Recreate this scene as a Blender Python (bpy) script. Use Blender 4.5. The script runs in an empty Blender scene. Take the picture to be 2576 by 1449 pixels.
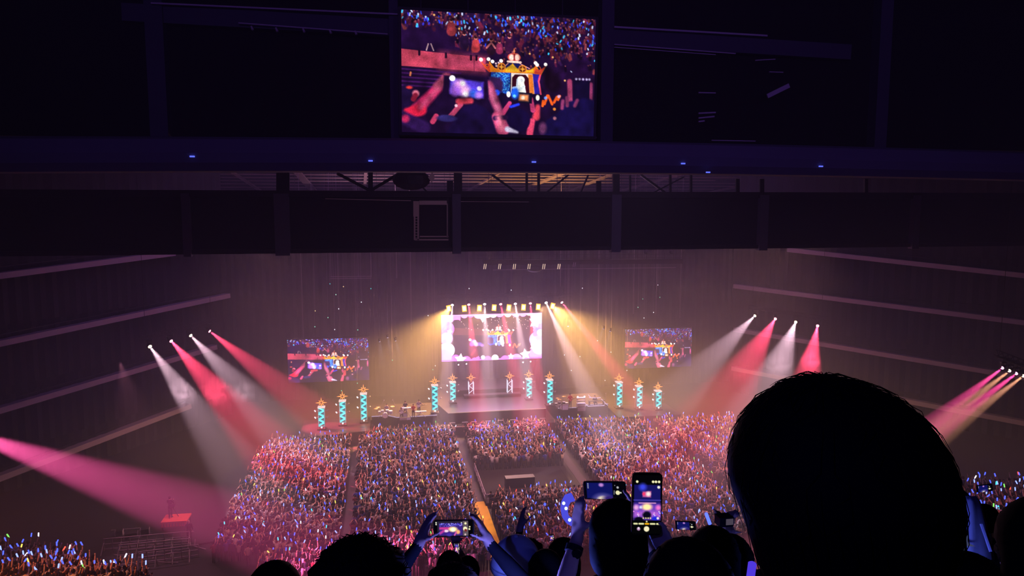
import bpy, bmesh, math, random
import numpy as np
from mathutils import Vector, Matrix
R = math.radians
random.seed(7)
rng = np.random.default_rng(11)
sc = bpy.context.scene
col = sc.collection

# ------------------------------------------------------------------ camera
FPX, PW, PH = 1860.0, 2576, 1449
CAM_Z = 25.0
YAW, PITCH = R(9.9), math.atan((724.5 - 520.0) / 1860.0)
cd = bpy.data.cameras.new('camera')
cam = bpy.data.objects.new('camera', cd); col.objects.link(cam)
cam.location = (0, 0, CAM_Z)
cam.rotation_euler = (math.pi / 2 - PITCH, 0, -YAW)
cd.sensor_fit = 'HORIZONTAL'; cd.sensor_width = 36.0
cd.lens = 36.0 * FPX / PW
cd.clip_start = 0.05; cd.clip_end = 400
sc.camera = cam
_f = np.array([math.sin(YAW) * math.cos(PITCH), math.cos(YAW) * math.cos(PITCH), -math.sin(PITCH)])
_r = np.array([math.cos(YAW), -math.sin(YAW), 0.0])
_u = np.cross(_r, _f)
CAM = np.array([0, 0, CAM_Z])
def ray(px, py): return _f + _r * (px - PW / 2) / FPX - _u * (py - PH / 2) / FPX
def on_floor(px, py, z=0.0):
    d = ray(px, py); return Vector(CAM + d * ((z - CAM_Z) / d[2]))
def on_y(px, py, Y):                      # the point of the plane y = Y seen at a pixel
    d = ray(px, py); return Vector(CAM + d * (Y / d[1]))
def at_depth(px, py, D):                  # the point at forward distance D seen at a pixel
    return Vector(CAM + ray(px, py) * D)
def on_wall(px, py, a, n):                # on a vertical plane through a with normal n
    d = ray(px, py); n = np.array([n[0], n[1], 0.0]); a = np.array([a[0], a[1], 0.0])
    return Vector(CAM + d * (((a - CAM) @ n) / (d @ n)))

# ------------------------------------------------------------------ world, haze, view
w = bpy.data.worlds.new('world'); sc.world = w; w.use_nodes = True
w.node_tree.nodes['Background'].inputs[0].default_value = (0.010, 0.006, 0.016, 1)
w.node_tree.nodes['Background'].inputs[1].default_value = 1.0
vs = sc.view_settings
vs.view_transform = 'Standard'; vs.look = 'None'; vs.gamma = 1.0; vs.exposure = 0.0; vs.use_curve_mapping = False
cy = sc.cycles
cy.max_bounces = 4; cy.diffuse_bounces = 1; cy.glossy_bounces = 1; cy.transmission_bounces = 3
cy.volume_bounces = 0; cy.transparent_max_bounces = 12
cy.sample_clamp_indirect = 2.0
cy.use_light_tree = True

def srgb(r, g, b):
    def c(v):
        v /= 255.0
        return v / 12.92 if v <= 0.04045 else ((v + 0.055) / 1.055) ** 2.4
    return (c(r), c(g), c(b))

# lamps: colour, strength, half angle; some are added fills with no fixture
def spot(name, loc, target, power, color, angle, blend=0.4, radius=0.12, parent=None):
    l = bpy.data.lights.new(name, 'SPOT'); l.energy = power; l.color = color
    l.spot_size = R(angle); l.spot_blend = blend; l.shadow_soft_size = radius
    o = bpy.data.objects.new(name, l); col.objects.link(o)
    d = Vector(target) - Vector(loc)
    if parent is not None:
        o.parent = parent; o.location = Vector(loc) - parent.location
    else: o.location = loc
    o.rotation_euler = d.to_track_quat('-Z', 'Y').to_euler()
    return o
def area(name, loc, target, power, color, sx, sy):
    l = bpy.data.lights.new(name, 'AREA'); l.energy = power; l.color = color; l.shape = 'RECTANGLE'; l.size = sx; l.size_y = sy
    o = bpy.data.objects.new(name, l); col.objects.link(o); o.location = loc
    o.rotation_euler = (Vector(target) - Vector(loc)).to_track_quat('-Z', 'Y').to_euler()
    return o
WARM = (1.0, 0.50, 0.36); PINK = (1.0, 0.34, 0.50); PURPLE = (0.62, 0.30, 1.0); BLUE = (0.10, 0.16, 1.0)
CX = 12.8                                  # the hall's axis
HAZE_DENSITY = 0.008
# warm wash on the floor crowd, added area lights hidden behind the bulkhead
def wash(loc, target, power, color, sx, sy, spread):
    o = area('fill_wash', loc, target, power, color, sx, sy); o.data.spread = R(spread); return o
wash((0, 57, 24.0), (0, 64.5, 0), 3000, (1.0, 0.40, 0.40), 24, 2, 92)
wash((25, 57, 24.0), (25, 64.5, 0), 3300, (1.0, 0.42, 0.38), 24, 2, 92)
# added dim violet fill over the stage end, tints the haze
wash((CX, 78, 34), (CX, 78, 0), 2900, (0.66, 0.26, 1.0), 64, 20, 170)
# added blue fill from behind us, on the front beam and on the backs of the rows before us
spot('blue_fill', (-4, -6, 33), (0, 25, 27.0), 4200, (0.34, 0.16, 1.0), 68, 1.0, 0.3)
spot('blue_fill', (14, -6, 33), (14, 25, 27.0), 4200, (0.34, 0.16, 1.0), 68, 1.0, 0.3)
spot('blue_fill', (-2.5, -1.5, 27.0), (0.6, 2.6, 23.6), 140, (0.05, 0.07, 1.0), 70, 0.8, 0.1)
# amber and violet uplights on the roof steel over the stage
spot('roof_light', (24, 88, 21), (22, 104, 29), 16000, (1.0, 0.50, 0.18), 80, 1.0, 0.3)
spot('roof_light', (2, 88, 21), (2, 104, 29), 8000, (0.85, 0.45, 0.70), 90, 1.0, 0.3)
spot('bulkhead_fill', (14, 34, 30), (12, 55, 23.6), 2200, (0.60, 0.36, 0.80), 120, 1.0, 0.3)  # added violet spot, out of sight, to lift the bulkhead
# wash on the stage deck
spot('stage_wash', (13, 58, 23), (12.8, 86, 2), 6500, (1.0, 0.60, 0.62), 17, 0.9, 0.2)
# ------------------------------------------------------------------ materials
MATS = {}
def mat(name, c, rough=0.7, metal=0.0, noise=0.0, scale=4.0, spec=0.3):
    if name in MATS: return MATS[name]
    m = bpy.data.materials.new(name); m.use_nodes = True; nt = m.node_tree
    b = nt.nodes['Principled BSDF']
    b.inputs['Base Color'].default_value = (*c, 1); b.inputs['Roughness'].default_value = rough
    b.inputs['Metallic'].default_value = metal; b.inputs['Specular IOR Level'].default_value = spec
    if noise > 0:
        tc = nt.nodes.new('ShaderNodeTexCoord'); n = nt.nodes.new('ShaderNodeTexNoise')
        n.inputs['Scale'].default_value = scale; n.inputs['Detail'].default_value = 4
        mx = nt.nodes.new('ShaderNodeMix'); mx.data_type = 'RGBA'
        mx.inputs['A'].default_value = (*[v * (1 - noise) for v in c], 1)
        mx.inputs['B'].default_value = (*[min(1, v * (1 + noise)) for v in c], 1)
        nt.links.new(tc.outputs['Object'], n.inputs['Vector']); nt.links.new(n.outputs['Fac'], mx.inputs['Factor'])
        nt.links.new(mx.outputs['Result'], b.inputs['Base Color'])
    MATS[name] = m
    return m
def glow(name, c, s):
    if name in MATS: return MATS[name]
    m = bpy.data.materials.new(name); m.use_nodes = True; nt = m.node_tree; nt.nodes.clear()
    e = nt.nodes.new('ShaderNodeEmission'); e.inputs[0].default_value = (*c, 1); e.inputs[1].default_value = s
    o = nt.nodes.new('ShaderNodeOutputMaterial'); nt.links.new(e.outputs[0], o.inputs[0])
    m.cycles.emission_sampling = 'NONE'
    MATS[name] = m
    return m
def glow_attr(name, s=1.0):
    m = bpy.data.materials.new(name); m.use_nodes = True; nt = m.node_tree; nt.nodes.clear()
    a = nt.nodes.new('ShaderNodeAttribute'); a.attribute_name = 'Col'
    e = nt.nodes.new('ShaderNodeEmission'); e.inputs[1].default_value = s
    o = nt.nodes.new('ShaderNodeOutputMaterial')
    nt.links.new(a.outputs['Color'], e.inputs[0]); nt.links.new(e.outputs[0], o.inputs[0])
    m.cycles.emission_sampling = 'NONE'
    return m
def cloth_attr(name):
    m = bpy.data.materials.new(name); m.use_nodes = True; nt = m.node_tree
    b = nt.nodes['Principled BSDF']; b.inputs['Roughness'].default_value = 0.8; b.inputs['Specular IOR Level'].default_value = 0.2
    a = nt.nodes.new('ShaderNodeAttribute'); a.attribute_name = 'Col'
    nt.links.new(a.outputs['Color'], b.inputs['Base Color'])
    return m

# ------------------------------------------------------------------ mesh builder
class MB:
    def __init__(s): s.v = []; s.f = []; s.m = []; s.k = 0
    def add(s, vs, fs):
        o = len(s.v); s.v += [tuple(p) for p in vs]; s.f += [tuple(i + o for i in f) for f in fs]; s.m += [s.k] * len(fs)
        return s
    def box(s, c, d, rz=0.0, M=None):
        x, y, z = (t / 2 for t in d)
        vs = [Vector((a * x, b * y, e * z)) for e in (-1, 1) for b in (-1, 1) for a in (-1, 1)]
        M = M or Matrix.Rotation(rz, 3, 'Z')
        c = Vector(c)
        return s.add([c + M @ p for p in vs], [(0, 2, 3, 1), (4, 5, 7, 6), (0, 1, 5, 4), (2, 6, 7, 3), (0, 4, 6, 2), (1, 3, 7, 5)])
    def bar(s, a, b, w, h=None, up=(0, 0, 1)):
        a, b = Vector(a), Vector(b); h = h or w; d = b - a; L = d.length
        if L < 1e-6: return s
        y = d / L; x = y.cross(Vector(up))
        if x.length < 1e-4: x = y.cross(Vector((1, 0, 0)))
        x.normalize(); z = x.cross(y)
        return s.box((a + b) / 2, (w, L, h), M=Matrix((x, y, z)).transposed())
    def tube(s, pts, rs, n=8, cap=True):
        pts = [Vector(p) for p in pts]
        if not hasattr(rs, '__len__'): rs = [rs] * len(pts)
        rings = []; ref = None
        for i, p in enumerate(pts):
            d = (pts[min(i + 1, len(pts) - 1)] - pts[max(i - 1, 0)]).normalized()
            if ref is None: ref = Vector((1, 0, 0)) if abs(d.x) < 0.8 else Vector((0, 1, 0))
            x = (ref - d * ref.dot(d)).normalized(); ref = x; y = d.cross(x)
            rings.append([p + (x * math.cos(t) + y * math.sin(t)) * rs[i] for t in (2 * math.pi * k / n for k in range(n))])
        return s.rings(rings, cap)
    def rings(s, rings, cap=True):
        n = len(rings[0]); vs = [p for r in rings for p in r]; fs = []
        for i in range(len(rings) - 1):
            for k in range(n):
                a = i * n + k; b = i * n + (k + 1) % n
                fs.append((a, b, b + n, a + n))
        if cap: fs.append(tuple(range(n))[::-1]); fs.append(tuple((len(rings) - 1) * n + k for k in range(n)))
        return s.add(vs, fs)
    def ball(s, c, r, n=10, m=7, M=None):
        c = Vector(c); r = (r, r, r) if not hasattr(r, '__len__') else r
        M = M or Matrix.Identity(3)
        vs = [c + M @ Vector((0, 0, -r[2]))]; fs = []
        for i in range(1, m):
            t = math.pi * i / m
            for k in range(n):
                a = 2 * math.pi * k / n
                vs.append(c + M @ Vector((r[0] * math.sin(t) * math.cos(a), r[1] * math.sin(t) * math.sin(a), -r[2] * math.cos(t))))
        vs.append(c + M @ Vector((0, 0, r[2]))); L = len(vs) - 1
        for k in range(n):
            fs.append((0, 1 + (k + 1) % n, 1 + k)); fs.append((L, 1 + (m - 2) * n + k, 1 + (m - 2) * n + (k + 1) % n))
            for i in range(m - 2):
                a = 1 + i * n + k; b = 1 + i * n + (k + 1) % n
                fs.append((a, b, b + n, a + n))
        return s.add(vs, fs)
    def prism(s, poly, axis_o, ax, ay, th):
        """polygon (2D) in the plane o + x*ax + y*ay, extruded by the vector th"""
        o, ax, ay, th = Vector(axis_o), Vector(ax), Vector(ay), Vector(th); n = len(poly)
        a = [o + ax * p[0] + ay * p[1] for p in poly]
        return s.add(a + [p + th for p in a], [tuple(range(n))[::-1], tuple(range(n, 2 * n))] + [(i, (i + 1) % n, n + (i + 1) % n, n + i) for i in range(n)])
    def mesh(s, name, ms, smooth=False):
        me = bpy.data.meshes.new(name); me.from_pydata(s.v, [], s.f)
        for m in (ms if isinstance(ms, (list, tuple)) else [ms]):
            if m is not None: me.materials.append(m)
        if any(s.m): me.polygons.foreach_set('material_index', s.m)
        if smooth: me.polygons.foreach_set('use_smooth', [True] * len(s.f))
        me.update(); return me
    def build(s, name, ms, parent=None, loc=None, smooth=False):
        o = bpy.data.objects.new(name, s.mesh(name, ms, smooth)); col.objects.link(o)
        if parent is not None: o.parent = parent
        if loc is not None: o.location = loc
        return o
def tag(o, label=None, cat=None, group=None, kind=None):
    if label: o['label'] = label
    if cat: o['category'] = cat
    if group: o['group'] = group
    if kind: o['kind'] = kind
    return o
def thing(name, label, cat, loc=(0, 0, 0), group=None, rz=0.0):
    o = bpy.data.objects.new(name, None); col.objects.link(o); o.location = loc; o.rotation_euler.z = rz
    o.empty_display_size = 0.1
    return tag(o, label, cat, group)
def struct(o): o['kind'] = 'structure'; return o
def copy_tree(o, parent=None):
    c = o.copy(); col.objects.link(c)
    if parent is not None: c.parent = parent
    for ch in o.children: copy_tree(ch, c)
    return c
ORD = ['first', 'second', 'third', 'fourth', 'fifth', 'sixth', 'seventh', 'eighth', 'ninth', 'tenth', 'eleventh', 'twelfth']
def arrays_mesh(name, V, Fq, C, m):
    """fast mesh from arrays: verts, quads/tris as a list of index arrays, point colours"""
    me = bpy.data.meshes.new(name)
    me.vertices.add(len(V)); me.vertices.foreach_set('co', np.asarray(V, np.float32).ravel())
    loops = np.concatenate([f.ravel() for f in Fq]); sizes = np.concatenate([np.full(len(f), f.shape[1]) for f in Fq])
    me.loops.add(len(loops)); me.loops.foreach_set('vertex_index', loops.astype(np.int32))
    me.polygons.add(len(sizes)); st = np.concatenate([[0], np.cumsum(sizes)[:-1]])
    me.polygons.foreach_set('loop_start', st.astype(np.int32)); me.polygons.foreach_set('loop_total', sizes.astype(np.int32))
    me.update(calc_edges=True)
    if C is not None:
        at = me.color_attributes.new('Col', 'FLOAT_COLOR', 'POINT')
        C4 = np.ones((len(V), 4), np.float32); C4[:, :3] = C
        at.data.foreach_set('color', C4.ravel())
    me.materials.append(m); me.validate(); return me
# ------------------------------------------------------------------ the hall
M_black = mat('black_drape', srgb(30, 27, 34), 0.95, 0, 0.25, 1.5)
M_wall = mat('dark_stand_drape', srgb(34, 30, 38), 0.95, 0, 0.2, 0.8)
M_ledge = mat('grey_ledge', srgb(160, 144, 162), 0.8, 0, 0.12, 1.2)
M_floor = mat('arena_floor', srgb(40, 36, 40), 0.6, 0, 0.35, 0.6)
M_roof = mat('roof_deck', srgb(70, 62, 66), 0.9, 0, 0.2, 0.8)
M_steel = mat('painted_steel', srgb(176, 160, 170), 0.5, 0.2)
M_dsteel = mat('dark_steel', srgb(38, 33, 42), 0.6, 0.2)
M_rib = mat('pale_roof_steel', srgb(205, 180, 170), 0.6, 0.0)
M_conc = mat('balcony_concrete', srgb(60, 58, 64), 0.9, 0, 0.2, 3)
M_beam = mat('blue_grey_fascia', srgb(84, 80, 104), 0.85, 0, 0.12, 0.7)
YB = 98.0
fl = MB().box((CX, 48, -0.1), (190, 120, 0.2)).build('floor', M_floor); struct(fl)
LA = Vector((-18.4, 92, 0)); LD = Vector((0.545, 0.839, 0)).normalized()
RA = Vector((46.0, 92, 0)); RD = Vector((-0.643, 0.766, 0)).normalized()
# side stands closed off with black drapes: pleated cloth panels between the ledges of the tiers
def drape(name, a, b, z0, z1, n, parent, m, amp=0.10):
    a, b = Vector(a), Vector(b); d = (b - a); L = d.length; d.normalize(); q = Vector((d.y, -d.x, 0)); mb = MB()
    vs = []; fs = []; N = int(n)
    for i in range(N + 1):
        p = a + d * (L * i / N) + q * (amp * (1 if i % 2 else -1) * (0.6 + 0.4 * math.sin(i * 1.7)))
        vs += [(p.x, p.y, z0), (p.x, p.y, z1)]
    for i in range(N): fs.append((2 * i, 2 * i + 2, 2 * i + 3, 2 * i + 1))
    return mb.add(vs, fs).build(name, m, parent)
def side_stand(side, A, D, ledges, q):
    """A: far end at the stage, D: direction away from us; ledges: ((px,py),(px,py)) far and near ends"""
    n = (D.y, -D.x)
    near = A - D * 62
    wl = MB().bar(near + Vector((0, 0, 17)) - q * 0.6, A + Vector((0, 0, 17)) - q * 0.6, 0.4, 34).build('wall_' + side, M_wall); struct(wl)
    zs = [0.0]
    for k, (p0, p1) in enumerate(ledges):
        a = on_wall(*p0, A, n); b = on_wall(*p1, A, n)
        b2 = b + (b - a) * 0.8 if len(ledges) else b
        t = MB().bar(a + q * 0.25, b2 + q * 0.25, 0.9, 0.52)
        o = t.build('trim_%d' % (k + (1 if side == 'left' else 11)), M_ledge); struct(o)
        rail = MB().bar(a + q * 0.5 + Vector((0, 0, .75)), b2 + q * 0.5 + Vector((0, 0, .75)), 0.06).build('rail', M_dsteel, o)
        drape('drape_panel', A - q * 0.1, near - q * 0.1, a.z - 5.2, a.z - 0.2, 110, wl, M_wall)
    drape('drape_panel', A - q * 0.32, near - q * 0.32, 0, 34, 90, wl, M_wall)
side_stand('left', LA, LD, [((430, 637), (0, 692)), ((568, 743), (0, 861)), ((535, 872), (0, 1028)), ((470, 1020), (0, 1197))], Vector((0.839, -0.545, 0)))
side_stand('right', RA, RD, [((1985, 628), (2500, 684)), ((1850, 719), (2448, 794)), ((1850, 828), (2499, 935)), ((1845, 925), (2300, 1010))], Vector((-0.766, -0.643, 0)))
M_back = mat('stage_back_cloth', srgb(40, 33, 52), 0.95, 0, 0.25, 1.5, .1)
wb = MB().box((CX, YB, 12.6), (76, 0.4, 25.2)).build('wall_stage', M_back); struct(wb)
drape('drape_panel', (-24, YB - 0.5, 0), (50, YB - 0.5, 0), 0, 25, 160, wb, M_back, 0.05)
wr = MB().box((CX, -9, 20), (190, 0.4, 40)).build('wall_rear', M_black); struct(wr)
# roof: flat above the seats, falling towards the stage end
ce = MB().box((CX, 37, 36.2), (190, 96, 0.3))
SL0, SL1 = Vector((CX, 84, 36)), Vector((CX, 122, 22.5))
ce.bar(SL0, SL1, 190, 0.3)
ce = ce.build('ceiling', M_roof); struct(ce)
sd = (SL1 - SL0).normalized(); sn = Vector((0, -sd.z, sd.y)) * -1     # into the hall
def on_slope(px, py):
    d = Vector(ray(px, py)); n = sn; p0 = SL0 + sn * 0.45
    t = (p0 - Vector(CAM)).dot(n) / d.dot(n); return Vector(CAM) + d * t
for k, (p, q, wd) in enumerate((((392, 418), (548, 480), .55), ((565, 420), (655, 480), .4), ((733, 416), (792, 484), .95), ((1160, 490), (1258, 434), .32), ((1284, 490), (1415, 436), .7), ((1418, 487), (1550, 434), .45), ((1556, 482), (1722, 436), .55), ((1754, 490), (1955, 450), .32), ((921, 416), (917, 478), .4))):
    a, b = on_slope(*p), on_slope(*q)
    MB().bar(a, b, wd, 0.22, up=sn).build('rib', M_rib, ce)
for k, yy in enumerate((434, 441, 449, 457, 465, 473, 481)):
    a = on_slope(820 + 9 * k, yy - 1); b = on_slope(1760 - 60 * (k % 3), yy + (0 if k else 1))
    MB().bar((a.x - 18, a.y, a.z), (b.x + 10, a.y, a.z), 0.13, 0.10).build('purlin', M_rib, ce)
# hanging bulkhead of black cloth with its posts
YK = 55.0
bz0, bz1 = on_y(1288, 629, YK).z, on_y(1288, 489, YK).z
bk = MB().box((CX + 6, YK, (bz0 + bz1) / 2), (150, 0.3, bz1 - bz0)).build('wall_bulkhead', M_black); struct(bk)
for px, wd in ((470, .5), (710, 1.0), (1148, .62), (1548, .75), (1918, .7), (2300, .6)):
    p = on_y(px, 560, YK - 0.4)
    MB().box((p.x, YK - 0.45, (bz0 + bz1) / 2 - 0.1), (wd, 0.5, bz1 - bz0 + 0.2)).build('post', M_beam, bk)
for z, h in ((bz1, .45), (bz0 + .1, .3)):
    MB().box((CX + 6, YK - 0.25, z), (150, 0.5, h)).build('edge_beam', M_dsteel, bk)
# steel lattice on the bulkhead's upper edge
for (a, b, wd) in (((848, 436), (932, 480), .22), ((932, 480), (1005, 436), .22), ((932, 410), (932, 490), .34), ((712, 425), (712, 495), .9), ((1132, 455), (1132, 605), .45), ((1152, 425), (1152, 500), .6), ((1238, 440), (1300, 486), .16), ((1325, 430), (1325, 490), .16), ((1355, 430), (1355, 490), .18), ((1372, 486), (1430, 440), .12), ((1506, 455), (1506, 492), .36), ((1550, 425), (1550, 500), .5), ((1585, 440), (1585, 490), .12), ((1612, 440), (1672, 484), .16), ((1686, 436), (1686, 490), .16), ((1738, 440), (1738, 490), .16), ((1855, 450), (1855, 494), .3), ((1916, 450), (1916, 500), .36), ((2178, 450), (2178, 494), .3), ((1640, 486), (1720, 445), .1), ((1480, 440), (1460, 486), .1), ((1030, 436), (1075, 484), .12)):
    MB().bar(on_y(*a, YK - .1), on_y(*b, YK - .1), wd, .2, up=(0, 1, 0)).build('lattice_bar', M_dsteel, bk)
def on_bk(px, py): return on_y(px, py, YK - .2)
for a, b, wd in (((1047, 506), (1047, 545), .42), ((1043, 545), (1043, 604), .12), ((1052, 545), (1052, 604), .12), ((1055, 510), (1124, 510), .3), ((1056, 595), (1128, 595), .09), ((1044, 603), (1128, 603), .11), ((1125, 512), (1125, 598), .06), ((1141, 505), (1141, 572), .05), ((818, 500), (1034, 505), .05), ((1158, 507), (1330, 508), .03), ((1538, 560), (1538, 600), .05)):
    MB().bar(on_bk(*a), on_bk(*b), wd, .06, up=(0, 1, 0)).build('frame_bar', M_rib, bk)
for k in range(8): MB().bar(on_bk(1041, 550 + 7 * k), on_bk(1054, 550 + 7 * k), .05, .07, up=(0, 1, 0)).build('frame_bar', M_rib, bk)
p = on_y(1035, 452, YK - 1.2); MB().ball((p.x, p.y, p.z), (1.35, .6, .75), 14, 8).build('dark_cluster', M_dsteel, bk)
p = on_y(1086, 446, YK - 1.9); MB().prism([(-.26, 0), (0, -.38), (.26, 0), (.05, .38)], p, (1, 0, 0), (0, 0, 1), (0, .05, 0)).build('pale_plate', M_rib, bk)
# deep front beam across the hall, lit by the added blue fill
YF = 25.0
fz0, fz1 = on_y(1288, 432, YF).z, on_y(1288, 350, YF).z
fb = MB(); N = 24
rg = []
for i in range(N + 1):
    x = -22 + 60 * i / N; t = (x - 6) / 26.0
    dz = -0.28 * t * t
    y = YF + 0.25 * t * t
    rg.append([Vector((x, y + a, z + dz)) for a, z in ((-.3, fz0 + .25), (0, fz0), (1.2, fz0), (1.5, fz1), (.2, fz1), (-.1, fz1 - .1), (-.45, (fz0 + fz1) / 2))])
fb = fb.rings(rg).build('trim_21', M_beam); struct(fb)
# dark cloth and posts of the gondola above the beam
gz1 = 36.0
M_gp = mat('gondola_steel', srgb(56, 52, 70), .85, 0, .12, .7)
M_gond = mat('gondola_cloth', srgb(14, 12, 16), .95, 0, .2, 1.5, .1)
gp = MB().box((6, YF + 1.6, (fz1 + gz1) / 2), (64, 0.2, gz1 - fz1)).build('wall_gondola', M_gond); struct(gp)
for px, wd in ((398, .55), (1524, .45), (2215, .5), (992, .3)):
    p = on_y(px, 200, YF + 1.2); MB().box((p.x, YF + 1.25, (fz1 + gz1) / 2), (wd, .5, gz1 - fz1)).build('post', M_gp, gp)
def on_gond(px, py): return on_y(px, py, YF + 0.9)
for a, b, wd in (((380, 8), (1000, 36), .05), ((600, 58), (975, 86), .035), ((1545, 68), (1930, 90), .06), ((1545, 112), (1850, 135), .035), ((1545, 119), (1800, 138), .025)):
    MB().bar(on_gond(*a), on_gond(*b), .06, wd).build('rail', M_ledge, gp)
for a, b in (((300, 25), (1000, 66)), ((1545, 90), (2150, 128))):
    MB().bar(on_gond(*a) + Vector((0, .35, 0)), on_gond(*b) + Vector((0, .35, 0)), .3, .55).build('header_beam', M_gp, gp)
for px, py in ((632, 66), (694, 70), (762, 72), (829, 75), (893, 78)):
    p = on_gond(px, py); MB().tube([p, p + Vector((.05, -.05, -.12))], [.03, .04], 6).build('clip_lamp', M_ledge, gp)
for a, b, wd in (((1930, 242), (1985, 215), .16), ((1757, 233), (1800, 234), .04), ((1757, 285), (1800, 283), .05), ((1757, 297), (1797, 293), .05), ((1757, 306), (1772, 304), .05), ((1935, 181), (1970, 182), .03), ((1790, 353), (1900, 355), .03), ((1900, 152), (1950, 149), .03)):
    MB().bar(on_gond(*a), on_gond(*b), .05, wd).build('bracket', M_ledge, gp)
M_led = glow('blue_indicator', (0.12, 0.16, 1.0), 1.2)
for px, py in ((481, 393), (932, 404), (1345, 407), (1722, 411), (2070, 418), (1785, 433)):
    p = on_y(px, py, YF - .5); MB().box((p.x, YF - .38, p.z), (.14, .06, .045)).build('indicator_lamp', M_led, fb)
# upper balcony: the steps our row and the rows in front stand on
TR = 0.36; TP = 0.80
step_top = lambda k: CAM_Z - 1.62 - TR * k
bal = thing('balcony', None, None); struct(bal)
for k in range(-3, 8):
    z = step_top(k); y = k * TP
    MB().box((3, y - 0.0 + 0.1, z - 0.6), (34, TP, 1.2)).build('step', M_conc, bal)
bf = step_top(7)
MB().box((3, 7.5 * TP + 0.25, bf - 0.7), (34, .3, 2.6)).build('parapet', M_conc, bal)
def roof_z(y): return 36.05 if y < 84 else 36.0 - .3553 * (y - 84) - .1
# haze of the whole hall
for z0, z1, dn, lab in ((.1, 14.5, 1.0, 'dense low stage haze over the floor and the stage'), (14.52, 19.0, .68, 'middle layer of stage haze at the height of the hung screens'), (19.02, 32.4, .40, 'thin upper layer of stage haze under the roof')):
    m = bpy.data.materials.new('haze'); m.use_nodes = True; nt = m.node_tree; nt.nodes.clear()
    vsn = nt.nodes.new('ShaderNodeVolumeScatter'); vsn.inputs['Color'].default_value = (1, 1, 1, 1); vsn.inputs['Density'].default_value = HAZE_DENSITY * dn; vsn.inputs['Anisotropy'].default_value = 0.15
    ou = nt.nodes.new('ShaderNodeOutputMaterial'); nt.links.new(vsn.outputs[0], ou.inputs['Volume'])
    m.cycles.volume_sampling = 'EQUIANGULAR'; m.cycles.homogeneous_volume = True
    o = MB().box((CX, 51.5, (z0 + z1) / 2), (180, 92, z1 - z0)).build('haze', m); tag(o, lab, 'haze', None, 'stuff')
# ------------------------------------------------------------------ stage lamps
M_lens_w = glow('lens_white', (1.0, 0.86, 0.92), 6.0)
M_lens_r = glow('lens_red', (1.0, 0.30, 0.40), 6.0)
M_lens_y = glow('lens_warm', (1.0, 0.78, 0.50), 6.0)
M_lens_m = glow('lens_magenta', (1.0, 0.35, 0.75), 6.0)
M_blind = glow('blinder_amber', (1.0, 0.42, 0.03), 3.0); M_core = glow('blinder_core', (1.0, 0.80, 0.42), 6.0)
M_fixlens = glow('lens_violet', (.7, .65, 1.0), .8)
M_fix = mat('lamp_housing', srgb(30, 28, 34), 0.5, 0.3)
RED = (1.0, 0.06, 0.15); WHT = (1.0, 0.62, 0.72); MAG = (1.0, 0.07, 0.32); AMB = (1.0, 0.42, 0.25)
def moving_head(pos, target, power, color, lens, label, group, angle=13, s=1.0, drop=0.9, hang=True):
    pos = Vector(pos); t = thing('moving_head_light', label, 'stage light', pos, group)
    d = (Vector(target) - pos).normalized(); b = -d
    up = 1
    MB().tube([b * .62 * s, b * .25 * s, b * .05 * s, d * .16 * s], [.13 * s, .2 * s, .22 * s, .21 * s], 12).build('head', M_fix, t)
    MB().tube([d * .17 * s, d * .19 * s], [.19 * s, .15 * s], 14).build('lens', lens, t)
    if drop > 3: MB().tube([(0, 0, .6 * s), (0, 0, drop)], .02, 6).build('hanging_cable', M_dsteel, t); hang = False
    for sx in (-1, 1):
        MB().box((sx * .27 * s, 0, up * .2 * s), (.06 * s, .14 * s, .6 * s)).build('yoke_arm', M_fix, t)
    MB().box((0, 0, up * .56 * s), (.62 * s, .3 * s, .16 * s)).build('base', M_fix, t)
    if hang: MB().tube([(0, 0, .62 * s), (0, 0, .76 if s > .6 else drop)], .03, 6).box((0, 0, .745 if s > .6 else min(drop, .42)), (.8, .8, .03) if s > .6 else (.3, .2, .03)).build('clamp', M_dsteel, t)
    spot('beam_lamp', pos + d * .24 * s, Vector(target), power, color, angle, 0.55, 0.10, t)
    return t
def truss(a, b, name, label, cat='truss', w=0.42, r=0.03, m=None):
    """box truss from a to b: chords and lacing"""
    a, b = Vector(a), Vector(b); m = m or M_dsteel
    t = thing(name, label, cat, a); d = b - a; L = d.length; dn = d / L
    x = dn.cross(Vector((0, 0, 1))).normalized(); z = x.cross(dn)
    cs = [(x * i + z * j) * w / 2 for i, j in ((-1, -1), (1, -1), (1, 1), (-1, 1))]
    for c in cs: MB().tube([c, c + d], r, 6).build('chord', m, t)
    n = max(2, int(L / w)); lac = MB()
    for i in range(n):
        for j in range(4):
            p, q = cs[j] + d * (i / n), cs[(j + 1) % 4] + d * ((i + 1) / n)
            lac.bar(p, q, r * 1.2)
    o = lac.build('lacing', m, t)
    for u in (.06, .94):
        q = d * u; MB().tube([q, (q.x, q.y, roof_z(a.y + q.y) + .1 - a.z)], .022, 6).build('hanging_cable', m, t)
    return t
YL = 92.0
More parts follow.
